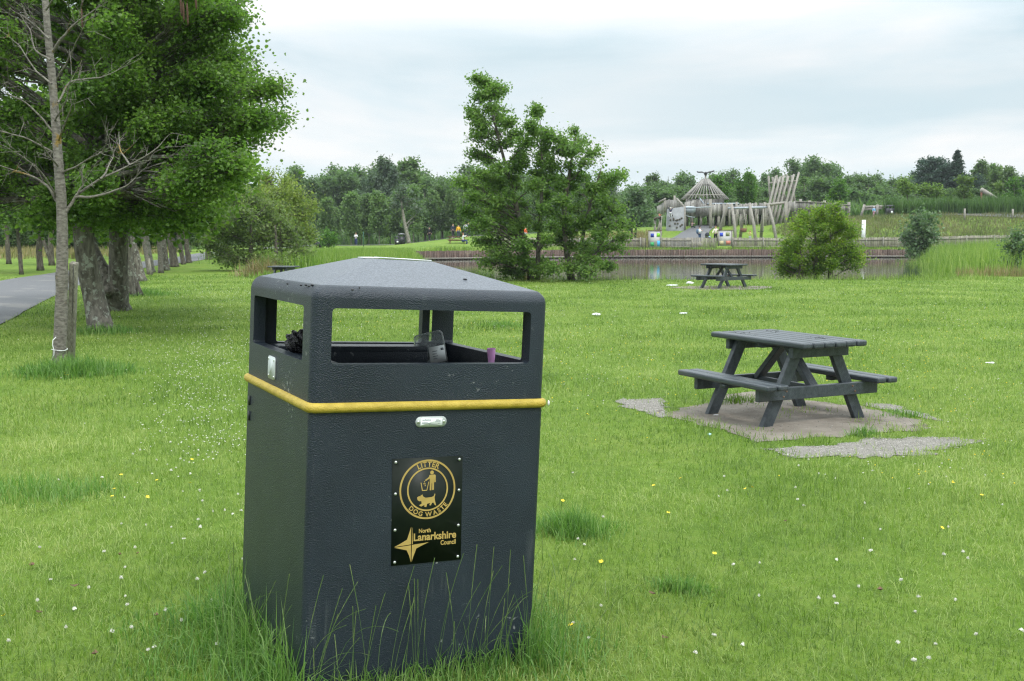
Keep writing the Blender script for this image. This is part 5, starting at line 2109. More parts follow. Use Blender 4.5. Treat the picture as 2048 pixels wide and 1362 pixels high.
# --- young tree, nearly bare, in front
D3 = G(117, 737)[1]
pts = [G(117, 737), P(122, 640, D3), P(124, 560, D3), P(125, 470, D3), P(123, 400, D3), P(117, 330, D3), P(111, 240, D3 + .05), P(103, 140, D3 + .1), P(95, 60, D3 + .15), P(89, -20, D3 + .2), P(84, -140, D3 + .3), P(82, -230, D3 + .3)]
k3 = D3 / F
t = thing('young_tree', 'young nearly leafless tree with pale lichened bark beside the timber stake', 'tree', pts[0])
mb = MB()
s = np.linspace(0, len(pts) - 1, 60)
pp = np.stack([np.interp(s, range(len(pts)), np.array(pts)[:, i]) for i in range(3)], -1)
for _ in range(4):
    pp[1:-1] = pp[:-2] * .25 + pp[1:-1] * .5 + pp[2:] * .25
rr = np.interp(s, range(len(pts)), np.array([13.5, 12.6, 11.4, 10.8, 10.2, 9.3, 8.4, 7.6, 6.8, 6.0, 4, 2.5]) * k3) * (1 + .12 * (vnoise(s * 2.3, s * 0, 1, 4) - .5))
rr += .018 * np.exp(-((pp[:, 2] - P(0, 560, D3)[2]) / .04) ** 2) + .012 * np.exp(-((pp[:, 2] - P(0, 500, D3)[2]) / .03) ** 2)
mb.tube(pp, rr, 14)
mb.build('trunk', M_barkp, t, smooth=True)
BR = [[(131, 427), (150, 392), (200, 358), (260, 331), (310, 300), (343, 263)], [(150, 394), (186, 395), (230, 382), (262, 366), (288, 337)], [(114, 403), (95, 371), (60, 350), (20, 337), (-30, 325)], [(112, 392), (96, 365), (70, 328), (30, 305), (-10, 286)],
      [(106, 264), (75, 226), (50, 203), (10, 186), (-30, 160)], [(109, 306), (62, 279), (0, 262), (-40, 255)], [(106, 104), (130, 66), (165, 36), (215, 3)], [(113, 158), (135, 121), (152, 85), (172, 40)], [(116, 205), (140, 160), (200, 155), (240, 138)],
      [(122, 347), (160, 330), (205, 302), (215, 283)], [(98, 78), (62, 42), (22, 18)], [(103, 168), (70, 140), (40, 95), (12, 70)], [(110, 240), (133, 205), (142, 150)], [(118, 280), (140, 222), (150, 200)], [(200, 358), (222, 328), (230, 300)], [(150, 394), (166, 370), (163, 345)], [(260, 331), (240, 300), (236, 262)],
      [(100, 120), (70, 100), (60, 60), (40, 30)], [(92, 20), (120, -20), (150, -60)], [(118, 335), (90, 300), (60, 262)]]
mb = MB()
tw = []
for i, br in enumerate(BR):
    dz = rs.uniform(-.9, .9)
    n = len(br)
    w0 = 3.4 if i < 3 or i == 6 else 2.2
    bp = np.array([P(u, v, D3 + dz * j / (n - 1)) for j, (u, v) in enumerate(br)])
    s = np.linspace(0, n - 1, n * 5)
    q = np.stack([np.interp(s, range(n), bp[:, a]) for a in range(3)], -1)
    q[1:] += rs.normal(0, .008, q[1:].shape)
    for _ in range(2):
        q[1:-1] = q[:-2] * .25 + q[1:-1] * .5 + q[2:] * .25
    mb.tube(q, np.linspace(w0, .5, len(q)) * k3, 6, False)
    for j in range(7):
        m_ = rs.integers(int(len(q) * .25), len(q))
        d = q[min(m_ + 1, len(q) - 1)] - q[m_ - 1]
        d /= np.linalg.norm(d) + 1e-9
        e = d * .7 + rs.normal(0, .55, 3) + (0, 0, .35)
        e *= rs.uniform(.10, .38) / np.linalg.norm(e)
        tw.append([q[m_], q[m_] + e * .5 + rs.normal(0, .012, 3), q[m_] + e])
        for _ in range(1 + j % 2):
            b_ = q[m_] + e * rs.uniform(.35, .8)
            e2 = e * .3 + rs.normal(0, .07, 3)
            tw.append([b_, b_ + e2 * .5, b_ + e2 * 1.1])
tw = np.array(tw)
V, A = tube_batch(tw, np.repeat(np.array([[.0036, .0027, .0016]]), len(tw), 0), 4)
mb.add(V, [A])
mb.build('branches', M_barkp, t, smooth=True)
# a few long catkins hang in the frame's top left
t1_ = bpy.data.objects['broadleaf_tree']
M_cat = surf('brown_catkin', (.05, .026, .016), (.09, .048, .03), scale=60, rough=.9)
for (u, v0, v1) in ((163, 18, 58), (361, -5, 32), (366, 5, 45), (374, 6, 52), (391, -8, 20)):
    mb = MB()
    a, b = P(u, v0, 15.6), P(u + 2, v1, 15.6)
    mb.tube([a, a * .7 + b * .3, a * .2 + b * .8, b], [.008, .016, .015, .004], 7)
    mb.tube([a, a + (.01, .1, .25)], .005, 4)
    mb.build('catkin', M_cat, t1_)
# stake beside it, cord round its foot
a, b = G(141, 727), P(148, 525, D3 + .05)
mb = MB()
d = (b - a) / np.linalg.norm(b - a)
mb.beam(a - d * .1, b, .085, .085, (0, 1, 0))
o = mb.build('timber_stake', M_stake)
md = o.modifiers.new('soft', 'BEVEL')
md.width, md.segments = .012, 2
ROOTW[o.name] = Matrix.Translation(o.location)
tag(o, 'square weathered timber stake with a long split, beside the nearly leafless young tree', 'stake')
mb = MB()
f_ = np.array([.012, -.0435, 0])
mb.tube([a + d * .5 + f_, a + d * .8 + f_ + (.01, 0, 0), b - d * .02 + f_], [.002, .006, .005], 5)
mb.build('split', M_black, o)
M_cord = surf('white_cord', (.62, .64, .62), (.74, .75, .73), scale=40, rough=.7)
mb = MB()
c0 = P(119, 699, D3)
rc = 15 * k3
lp = [(c0[0] + rc * cos(t_), c0[1] + rc * sin(t_), c0[2] + .008 * sin(2 * t_)) for t_ in np.linspace(0, 2 * pi, 24)]
mb.tube(lp, .0045, 6)
mb.tube([P(112, 674, D3 - .12), P(106, 680, D3 - .14), P(105, 690, D3 - .14), P(108, 700, D3 - .14), P(108, 709, D3 - .14), P(103, 720, D3 - .13)], .005, 6)
tag(mb.build('cord', M_cord, smooth=True), 'white cord knotted round the foot of the nearly leafless young tree', 'cord')

# --- trees beyond the path at the far left
for i, (u, v, wpx, fork, cu, cv, hw, lbl, mt) in enumerate((
        (43, 549, 8, 0, 30, 440, 55, 'small leafy tree on a thin trunk left of the path at the picture edge', M_mid), (81, 541, 12, 0, 85, 440, 50, 'dark trunked tree left of the path beside a forked one', M_alder2),
        (104, 531, 11, 1, 110, 430, 55, 'tree forking low down on the grass left of the path', M_alder2), (190, 520, 9, 0, 185, 420, 60, 'slim dark tree leaning beyond the path, seen behind the forked thick trunk', M_alder2),
        (-40, 545, 12, 0, -30, 420, 80, 'leafy tree beyond the path, cut by the left border', M_mid), (18, 528, 9, 0, 10, 420, 60, 'shaded tree far back on the left lawn', M_alder2), (255, 512, 10, 0, 255, 420, 60, 'dark tree beyond the bend of the path', M_alder2))):
    b0 = G(u, v)
    D = b0[1]
    k = D / F
    r = wpx * k / 2
    pts = [b0, P(u - 4, v - 50, D), P(cu, cv - 20, D), P(cu, cv - 90, D)]
    trs = [(pts, [r * 1.1, r, r * .7, r * .2])]
    if fork:
        trs.append(([b0 + (-.05, 0, .25), P(u - 12, v - 35, D), P(u - 24, v - 70, D), P(u - 34, v - 110, D)], [r * .8, r * .7, r * .6, r * .3]))
    bl = []
    for j in range(10):
        a = rs.uniform(0, 6.28)
        rad = hw * k * (.7 if j < 7 else .2)
        zc = P(cu, cv - 30, D)[2] + rs.uniform(-.6, 1.0) * hw * k
        bl.append((np.array([pts[2][0] + rad * cos(a), D + rad * sin(a), max(zc, 1.9)]), np.array([.55, .55, .42]) * hw * k, 26))
    tree('broadleaf_tree', lbl, 'tree', trs, bl, .05 + D * .0024, 17, mt, M_barkd, 70 + i, 'rhomb', 'trees beyond the path', sigma=.2, twigr=.012, tsides=8)

# --- the many-stemmed tree by the pond
D4 = 38.9
tr = [([G(1064, 560), P(1050, 505, D4), P(1043, 462, D4), P(1030, 400, D4), P(1003, 300, D4), P(978, 200, D4), P(968, 155, D4)], [.14, .11, .10, .08, .05, .03, .015]),
      ([G(1076, 560), P(1076, 495, D4), P(1082, 420, D4 + .3), P(1085, 340, D4 + .3), P(1080, 240, D4)], [.09, .08, .07, .045, .015]),
      ([G(1143, 560), P(1132, 500, D4), P(1127, 430, D4), P(1138, 350, D4), P(1152, 270, D4)], [.13, .10, .085, .055, .015]),
      ([G(1156, 557), P(1163, 480, D4 + .4), P(1183, 400, D4 + .4), P(1203, 335, D4 + .4)], [.09, .075, .05, .015]),
      ([G(1150, 558), P(1185, 510, D4 - .3), P(1215, 470, D4 - .4), P(1235, 440, D4 - .5)], [.07, .05, .035, .015])]
bl4 = polyblobs([(946, 154), (985, 156), (1012, 182), (1000, 200), (1008, 235), (1052, 255), (1066, 220), (1086, 220), (1098, 250), (1125, 274), (1142, 262), (1158, 270), (1164, 292), (1192, 300), (1210, 335), (1240, 350), (1225, 385), (1240, 425), (1278, 445), (1262, 480), (1235, 500), (1242, 532), (1200, 550), (1150, 545), (1110, 550), (1060, 545), (1000, 550), (962, 540), (950, 520), (968, 495), (930, 468), (922, 430), (928, 395), (914, 352), (950, 332), (932, 302), (955, 285), (938, 226), (958, 214), (946, 185)],
                118, 17, 31, D4, rs, 1.6, 25, flat=.46, hole=lambda u, v: vnoise(u, v, .022, 5) > .88 or (v > 470 and vnoise(u, v, .03, 9) > .68))
for (u, v, r) in ((950, 155, 9), (968, 162, 10), (985, 172, 11), (1005, 182, 8), (975, 192, 10), (940, 222, 9), (1075, 216, 8), (1146, 262, 8), (1246, 350, 8)):
    bl4 += pxblobs([(u, v, r, r * .8)], D4, rs, .4, 60)
tree('lakeside_tree', 'tall many-stemmed tree with an uneven crown standing at the edge of the pond', 'tree', tr, bl4, .085, 19, M_mid, M_barkd, 31, 'round', sigma=.085, twigr=.006)

# --- willow bushes on the left, bush and shrubs on the right
D5 = 49.0
stem = lambda u, v, D, h: ([on(*P(u, v, D)[:2]), P(u + 3, v - h * .5, D), P(u, v - h, D)], [.12, .08, .02])
tree('willow_bush', 'big dark rounded willow bush behind the half hidden picnic table', 'bush', [stem(500, 520, D5, 90), stem(550, 520, D5, 70)],
     pxblobs([(425, 455, 34, 30), (462, 395, 38, 28), (415, 485, 24, 22), (455, 470, 45, 45), (480, 430, 45, 40), (530, 420, 50, 38), (520, 475, 60, 50), (575, 470, 45, 45), (600, 505, 32, 32), (560, 520, 45, 22), (480, 515, 50, 24), (500, 395, 30, 22), (440, 505, 28, 22), (545, 450, 50, 40), (620, 520, 18, 20)], D5, rs, 1.6, 62), .11, 17, M_willow_d, M_barkd, 33, 'rhomb', sigma=.14)
D6 = 60.0
tree('willow_bush', 'tall pale yellow green willow rising behind the dark willow bush', 'bush', [stem(560, 500, D6, 120), stem(590, 500, D6, 100)],
     pxblobs([(530, 355, 35, 24), (548, 385, 40, 32), (590, 395, 38, 30), (560, 420, 45, 34), (605, 430, 32, 32), (618, 465, 20, 28), (595, 470, 30, 34), (510, 395, 40, 32), (575, 365, 20, 18), (625, 410, 10, 14)], D6, rs, 1.8, 66), .125, 17, M_willow, M_barkd, 34, 'rhomb', sigma=.16)
tree('round_bush', 'bright green round bush in front of a pale-lidded bin on the left', 'bush', [stem(657, 490, 113, 16)], pxblobs([(656, 470, 15, 12), (668, 480, 12, 10), (645, 482, 12, 9), (657, 484, 18, 9)], 113, rs, .5, 70), .20, 12, M_maple, M_barkd, 35, 'rhomb', sigma=.2)
D7 = 41.0
tree('hawthorn_bush', 'large yellow green round bush on the pond bank right of the far table', 'bush', [stem(1630, 553, D7, 90), stem(1660, 553, D7, 100), stem(1600, 553, D7, 60)],
     polyblobs([(1660, 398), (1672, 412), (1700, 432), (1716, 470), (1722, 510), (1715, 540), (1560, 548), (1550, 528), (1575, 495), (1572, 455), (1600, 425), (1640, 412)], 48, 14, 26, D7, rs, .9, 20, flat=.55), .075, 20, M_yellow, M_barkd, 36, 'rhomb', sigma=.10, twigr=.006)
D8 = 92.0
tree('sallow_shrub', 'blue green shrub growing at the water in front of the bank wall', 'shrub', [stem(1843, 516, D8, 60), stem(1852, 516, D8, 50)],
     pxblobs([(1832, 440, 18, 16), (1858, 438, 20, 16), (1845, 460, 34, 18), (1828, 485, 26, 18), (1862, 470, 24, 20), (1850, 497, 26, 14), (1830, 505, 18, 10), (1815, 470, 12, 14)], D8, rs, 1.2, 60), .24, 13, M_blueg, M_barkd, 37, 'rhomb', sigma=.28, twigr=.015)
D9 = 47.0
tree('sallow_shrub', 'green shrub at the right picture edge behind the reeds', 'shrub', [stem(2030, 545, D9, 50)], pxblobs([(2035, 470, 20, 16), (2020, 495, 22, 18), (2050, 495, 25, 24), (2028, 525, 30, 18)], D9, rs, .6, 45), .11, 14, M_blueg, M_barkd, 38, 'rhomb', sigma=.13)
D10 = 108.0
tree('grey_willow', 'pale grey green willow beside the left end of the timber fort', 'tree', [stem(1270, 470, D10, 80), stem(1262, 470, D10, 60)],
     pxblobs([(1270, 385, 24, 18), (1285, 405, 24, 18), (1255, 410, 28, 18), (1275, 430, 32, 18), (1252, 445, 26, 14), (1295, 430, 12, 14), (1240, 425, 20, 18)], D10, rs, 1.5, 60), .30, 13, M_blueg, M_barkd, 39, 'rhomb', sigma=.3, twigr=.02)
for i, (u, D, L_, mt, lbl) in enumerate((
        (1439, 132, [(1440, 360, 12, 12), (1438, 380, 17, 16), (1446, 395, 14, 10), (1430, 372, 12, 12), (1452, 380, 8, 10)], M_maple, 'bright green young tree directly right of the pole roof'),
        (1487, 131, [(1497, 352, 10, 12), (1502, 370, 12, 18), (1478, 368, 13, 12), (1482, 388, 14, 14), (1490, 402, 14, 12), (1502, 392, 9, 12), (1487, 412, 6, 8)], M_maple, 'bright green young tree with a double crown behind the covered way'),
        (1680, 140, [(1680, 368, 12, 14), (1672, 385, 14, 12), (1688, 385, 10, 14), (1662, 392, 12, 10)], M_maple, 'green young tree rising behind the hill palisade'),
        (1815, 138, [(1806, 365, 14, 8), (1822, 375, 18, 10), (1808, 382, 10, 8)], M_lime, 'pale green young tree left of the conifers on the hill'),
        (1862, 139, [(1845, 380, 14, 10), (1862, 376, 16, 10), (1880, 384, 14, 10), (1860, 394, 26, 8)], M_lime, 'broad low yellow green tree in front of the dark conifers'),
        (1928, 137, [(1925, 360, 8, 8), (1940, 362, 8, 8), (1926, 380, 16, 8), (1918, 390, 14, 7), (1935, 392, 10, 7)], M_lime, 'yellow green young tree with open branches below the spruce'),
        (2028, 134, [(2028, 365, 12, 12), (2032, 385, 14, 14), (2018, 395, 12, 10), (2045, 395, 12, 12)], M_maple, 'green young tree at the right border beyond the slanting log'),
        (2002, 136, [(1998, 372, 8, 10), (1996, 392, 10, 10), (2008, 400, 8, 8)], M_lime, 'thin yellow green young tree beside the slanting log'),
        (1985, 140, [(1990, 402, 12, 8), (1975, 405, 12, 7)], M_lime, 'low pale green sapling behind the slanting log'))):
    v0 = L_[-1][1] + 40
    tree('young_tree', lbl, 'tree', [([on(*P(u, v0, D)[:2]), P(u, L_[-1][1], D), P(L_[0][0], L_[0][1] + 8, D)], [.12, .08, .02])], pxblobs(L_, D, rs, .7, 105), .26, 11, mt, M_barkd, 90 + i, 'rhomb', 'young trees on the play hill', sigma=.22, twigr=.015)

# ------------------------------------------------------------------ the far woods


def copy_thing(r):
    c = r.copy()
    COL.objects.link(c)
    for ch in r.children:
        k = ch.copy()
        k.parent = c
        COL.objects.link(k)
    return c


def proto(name, label, h, wd, lmat, bmat, kind, seed, leaf=.42, nt=38, per=12):
    rs = np.random.default_rng(seed)
    trs = [([np.zeros(3), np.array([.1, 0, h * .35]), np.array([.15, .1, h * .62]), np.array([.1, .1, h * (.84 if kind == 'round' else .93)])], [.022 * h if kind != 'birch' else .011 * h, .015 * h if kind != 'birch' else .009 * h, .008 * h, .002 * h])]
    bl = []
    if kind == 'round':
        for i in range(17):
            f = rs.uniform(.22, .90)
            a = rs.uniform(0, 6.28)
            rad = wd * .5 * math.sqrt(max(.05, 1 - ((f - .5) / .55) ** 2)) * rs.uniform(.35, .8)
            s = rs.uniform(.13, .20) * wd
            bl.append((np.array([rad * cos(a), rad * sin(a), f * h]), np.array([s * 1.15, s * 1.15, s * .8]), nt))
    elif kind == 'birch':
        for i in range(15):
            f = .27 + .68 * i / 15
            a = i * 2.4 + rs.uniform(-.4, .4)
            rad = wd * .5 * (1.05 - f) ** .6 * rs.uniform(.35, .8)
            s = wd * rs.uniform(.16, .24) * (1.15 - f * .6)
            bl.append((np.array([rad * cos(a), rad * sin(a), f * h]), np.array([s, s, s * .9]), nt))
    elif kind == 'poplar':
        for i in range(11):
            a = rs.uniform(0, 6.28)
            q = wd * .42 * rs.uniform(.2, 1)
            hh = h * (1 - .38 * (q / (wd * .42)) ** 1.5) * rs.uniform(.9, 1.0)
            x, y = q * cos(a), q * sin(a)
            trs.append(([np.array([0, 0, h * .1]), np.array([x * .7, y * .7, hh * .45]), np.array([x, y, hh * .95])], [.008 * h, .006 * h, .002 * h]))
            for f in (.35, .5, .63, .75, .86, .95):
                s = wd * .105 * (1.25 - f * .7)
                bl.append((np.array([x + rs.normal(0, .3), y + rs.normal(0, .3), hh * f]), np.array([s, s, hh * .09]), nt * .5))
    t = tree(name, label, 'tree', trs, bl, leaf, per, lmat, bmat, seed, 'rhomb', 'trees of the woods behind the park', sigma=leaf * .8, twigr=.02, tsides=7)
    return t


def conifer(name, label, h, wd, seed, spruce=True):
    rs = np.random.default_rng(seed)
    t = thing(name, label, 'tree', (0, 0, 0), 0, 'trees of the woods behind the park')
    mb = MB()
    mb.tube([(0, 0, 0), (0, 0, h * .5), (0, 0, h * .995)], [.018 * h, .011 * h, .001 * h], 7)
    mb.build('trunk', M_barkd, t)
    bb, C = MB(), []
    nl = 26 if spruce else 15
    for i in range(nl):
        f = (.10 if spruce else .35) + (.88 if spruce else .60) * i / nl
        rr = wd * .5 * ((1 - f) ** 1.05 if spruce else math.sqrt(max(.04, 1 - ((f - .6) / .42) ** 2))) * rs.uniform(.75, 1.1)
        for j in range(9 if spruce else 7):
            a = rs.uniform(0, 6.28)
            z0 = f * h + rs.uniform(-.1, .1)
            e = np.array([rr * cos(a), rr * sin(a), z0 + (-.05 * rr if spruce else .25 * rr)])
            bb.tube([(0, 0, z0), (e[0] * .6, e[1] * .6, z0 + (-.10 * rr if spruce else .05 * rr)), e], [.05, .03, .012], 4, False)
            n = int(14 + 110 * rr / (wd * .5))
            u = rs.uniform(.1, 1.05, (n, 1))
            C.append(np.array([0, 0, z0]) * (1 - u) + e * u + rs.normal(0, 1, (n, 3)) * np.array([.18, .18, .10]) * (min(1, .25 + .5 * rr) if spruce else 2.0) - np.array([0, 0, .12]) * (spruce * 1))
    bb.build('branches', M_barkd, t)
    link('crown', leaf_mesh('crown', np.concatenate(C), (.42 if spruce else .5), seed, 'rhomb', .3, wid=.28), M_conif, t)
    return t


prot = {
    'A': (proto('wood_tree', 'rounded dark green broadleaf tree in the woods behind the park', 12, 9.5, M_wood1, M_barkd, 'round', 201), 11.0),
    'B': (proto('wood_tree', 'broad full-crowned green tree in the woods behind the park', 12, 8.5, M_wood1, M_barkd, 'round', 202), 11.0),
    'C': (proto('birch_tree', 'slender pale green birch with a thin light trunk at the edge of the woods', 11, 5.0, M_wood2, M_birch, 'birch', 203), 10.2),
    'D': (proto('birch_tree', 'airy soft green birch with a pointed top in the woods behind the park', 12, 6.0, M_wood2, M_birch, 'birch', 204), 11.2),
    'E': (proto('poplar_tree', 'tall grey green poplar with many upright stems rising above the left woods', 15, 8.0, M_wood3, M_barkd, 'poplar', 205), 15),
    'F': (conifer('spruce_tree', 'dark pointed spruce standing above the right-hand woods', 16, 8.5, 206), 16),
    'G': (conifer('pine_tree', 'dark blue green pine with a rounded top beside the spruce', 13, 8.0, 207, False), 13)}
used = set()


def plant(k, u, vtop, D, wmul=1.0, rz=None):
    r, h0 = prot[k]
    top = P(u, vtop, D)
    zb = gz(top[0], D)
    if zb < -.1:
        return None
    h = top[2] - zb
    o = r if k not in used else copy_thing(r)
    used.add(k)
    s = h / h0
    o.location = (top[0], D, zb - .15)
    o.scale = (s * wmul, s * wmul, s)
    o.rotation_euler = (0, 0, random.uniform(0, 6.28) if rz is None else rz)
    return o


PU = [-200, 300, 540, 600, 660, 700, 740, 820, 860, 900, 940, 1000, 1120, 1230, 1260, 1300, 1345, 1400, 1450, 1500, 1560, 1600, 1640, 1680, 1720, 1760, 1800, 1850, 1900, 1950, 2000, 2060, 2200]
PV = [345, 345, 345, 337, 333, 331, 338, 338, 332, 336, 340, 346, 356, 362, 354, 347, 343, 346, 347, 346, 343, 325, 326, 336, 321, 334, 342, 350, 350, 340, 338, 342, 345]
rtop = lambda u: np.interp(u, PU, PV)
random.seed(12)
u = -520
while u < 2480:                                         # skyline row
    k = random.choice('AABBD' if u < 1250 or u > 1780 else 'AABBBD')
    plant(k, u, rtop(u) + random.uniform(-5, 9), random.uniform(198, 222), random.uniform(.85, 1.1))
    u += random.uniform(22, 34)
u = -500
while u < 2450:                                         # the row before it
    k = random.choice('ABDBA')
    plant(k, u, rtop(u) + random.uniform(16, 42), random.uniform(172, 190), random.uniform(.9, 1.2))
    u += random.uniform(28, 40)
for u, v, D, k in ((780, 294, 172, 'E'), (742, 318, 176, 'E'), (815, 322, 178, 'D'), (1916, 292, 172, 'F'), (1868, 311, 176, 'G'), (1890, 330, 182, 'G'), (1962, 325, 182, 'D'), (1992, 331, 184, 'D'), (2016, 337, 180, 'C'), (1945, 345, 178, 'G')):
    plant(k, u, v, D, 1.0 if k not in 'EF' else (.8 if k == 'E' else 1.35))
# birches at the edge of the left wood, trunks in view
for u, v, D, k in ((612, 402, 158, 'D'), (652, 398, 153, 'C'), (668, 415, 160, 'C'), (701, 388, 152, 'C'), (722, 398, 158, 'D'), (737, 392, 155, 'C'), (757, 386, 151, 'C'), (780, 398, 158, 'D'), (797, 388, 155, 'C'), (826, 372, 146, 'D'), (850, 375, 150, 'B'), (868, 385, 152, 'C'), (884, 368, 156, 'A'), (905, 382, 150, 'D'), (925, 372, 152, 'B'), (948, 380, 154, 'C'), (985, 378, 150, 'A'), (1020, 382, 150, 'B'), (1180, 395, 150, 'A'), (1225, 392, 146, 'D')):
    plant(k, u, v, D)
# nearer wood behind the path on the left
for u, v, D, k in ((-120, 380, 120, 'B'), (-60, 400, 110, 'A'), (0, 398, 118, 'B'), (50, 410, 108, 'A'), (100, 405, 116, 'B'), (150, 415, 108, 'A'), (205, 420, 118, 'D'), (250, 410, 112, 'B'), (300, 405, 118, 'A'), (350, 415, 112, 'B'), (400, 412, 118, 'A'), (450, 400, 122, 'B'), (500, 395, 128, 'D'), (548, 390, 135, 'B'), (585, 405, 140, 'A')):
    plant(k, u, v, D, 1.25)
u = 1190
while u < 2420:                                         # bushy trees at the foot of the right woods
    plant(random.choice('ABAB'), u, rtop(u) + random.uniform(28, 52), random.uniform(150, 165), random.uniform(1.3, 1.7))
    u += random.uniform(26, 38)
u = -60
while u < 395:                                          # bushy growth beyond the path
    plant(random.choice('DDB'), u, random.uniform(412, 436), random.uniform(88, 100), random.uniform(1.3, 1.8))
    u += random.uniform(24, 36)
# leaning pale tree with bare branches on the far lawn
D = 133
k3 = D / F
tree('pale_tree', 'pale leaning tree with bare lower branches beside the far litter bins', 'tree',
     [([on(*P(818, 486, D)[:2]), P(813, 462, D), P(806, 430, D), P(803, 405, D), P(800, 380, D)], [.26, .22, .18, .13, .05]), ([P(812, 462, D), P(818, 448, D), P(828, 442, D)], [.09, .07, .03]), ([P(810, 452, D), P(820, 440, D), P(832, 430, D)], [.09, .07, .03])],
     pxblobs([(800, 395, 22, 14), (820, 405, 22, 14), (790, 412, 16, 12), (832, 418, 14, 10), (805, 378, 12, 12)], D, rs, 1, 60), .30, 7, M_wood3, M_birch, 61, 'rhomb', sigma=.35, twigr=.025)

# ------------------------------------------------------------------ grass, reeds, herbs


def blade_mesh(name, x, y, z, Ln, Wd, lean, seed):
    rs = np.random.default_rng(seed)
    n = len(x)
    az = rs.uniform(0, 2 * pi, n)
    tw = az + pi / 2 + rs.normal(0, .5, n)
    d = np.stack([np.cos(az), np.sin(az), np.zeros(n)], -1)
    s = np.stack([np.cos(tw), np.sin(tw), np.zeros(n)], -1) * np.asarray(Wd)[:, None] * .5
    up = np.array([0, 0, 1.0])
    p0 = np.stack([x, y, z], -1)
    l1, l2 = (lean * .55)[:, None], (lean * 1.55)[:, None]
    L_ = np.asarray(Ln)[:, None]
    p1 = p0 + .55 * L_ * (up * np.cos(l1) + d * np.sin(l1))
    p2 = p1 + .5 * L_ * (up * np.cos(l2) + d * np.sin(l2))
    V = np.stack([p0 - s, p0 + s, p1 - s * .8, p1 + s * .8, p2], 1).reshape(-1, 3)
    b = (np.arange(n) * 5)[:, None]
    return mesh_np(name, V, [b + np.array([0, 1, 3, 2]), b + np.array([2, 3, 4])])


def grass(name, x, y, Ln, Wd, lean, mat, seed, label, cat, dz=-.004, kind='stuff', parent=None):
    me = blade_mesh(name, x, y, g(x, y) + dz, Ln, Wd, lean, seed)
    o = link(name, me, mat, parent)
    if parent is None:
        tag(o, label, cat, kind=kind)
    return o


_R2 = _r.to_2d() if hasattr(_r, 'to_2d') else None
_by = .4728


def bin_ab(x, y):
    dx, dy = x + .697, y - 3.3954
    return dx * cos(_by) + dy * sin(_by), -dx * sin(_by) + dy * cos(_by)


def bin_out(x, y):
    """distance outside the bin's footprint"""
    a, b = bin_ab(x, y)
    da = np.maximum(np.maximum(-a, a - BS), 0)
    db = np.maximum(np.maximum(-b, b - BS), 0)
    ins = (a > 0) & (a < BS) & (b > 0) & (b < BS)
    return np.where(ins, -1, np.hypot(da, db))


rg = np.random.default_rng(99)
NL = 730000
dd = np.linspace(2.4, 47, 4000)
pdf = np.minimum(1, (4.4 / dd) ** 1.80) * dd
cdf = np.cumsum(pdf)
d = np.interp(rg.random(NL), cdf / cdf[-1], dd)
th = rg.uniform(-.72, .70, NL)
x, y = d * np.sin(th), d * np.cos(th) - 1.3
d = np.maximum(1, d - 1.3)
ok = (pond_d(x, y) < .3) & (path_d(x, y) > 1.44 + .12 * vnoise(x, y, 4, 5)) & (bin_out(x, y) > .0)
shr = lambda e, k: e.mean(0) + (e - e.mean(0)) * k
bare, core = inside(SLAB, x, y), inside(shr(SLAB, .93), x, y)
for e in GRV:
    bare |= inside(e, x, y)
    core |= inside(shr(e, .80), x, y)
bare &= core | (vnoise(x, y, 5.0, 21) > .62)
ok &= ~bare | ((rg.random(NL) < .22) & (vnoise(x, y, 2.8, 8) > .62))
x, y, d = x[ok], y[ok], d[ok]
v1 = vnoise(x, y, .8, 1) * .6 + vnoise(x, y, 2.6, 2) * .4
Ln = (.026 + .050 * rg.random(len(x)) ** 1.6) * (.75 + .75 * v1 ** 1.5 * 1.6) * (1 + .004 * d)
Wd = .0031 * np.maximum(1, d / 5.5) ** .95 * rg.uniform(.7, 1.3, len(x))
lean = np.abs(rg.normal(.95, .45, len(x)))
grass('lawn_grass', x, y, Ln, Wd, lean, M_blade, 1, 'short mown green grass covering the lawn', 'grass')

# rank grass against the bin
n = 44000
a = rg.uniform(-.50, BS + .40, n)
b = rg.uniform(-.40, BS + .3, n)
x = -.697 + a * cos(_by) - b * sin(_by)
y = 3.3954 + a * sin(_by) + b * cos(_by)
o_ = bin_out(x, y)
lft = np.clip(-a / .4, 0, 1)
keep = (rg.random(n) < .55) & (o_ > .004) & (rg.random(n) < np.exp(-o_ / (.12 + .12 * lft)))
x, y, o_, a, b = x[keep], y[keep], o_[keep], a[keep], b[keep]
front = (b < .0) & (a > .02) & (a < BS - .06)
base = np.where(front, .13, np.where(a < 0, .27, .25))
Ln = base * np.exp(-o_ / .30) * rg.uniform(.5, 1.35, len(x))
grass('rank_grass', x, y, Ln, rg.uniform(.0030, .0064, len(x)), np.abs(rg.normal(.65, .40, len(x))), M_tuft, 3, 'long unmown grass growing against the foot of the litter bin', 'grass')

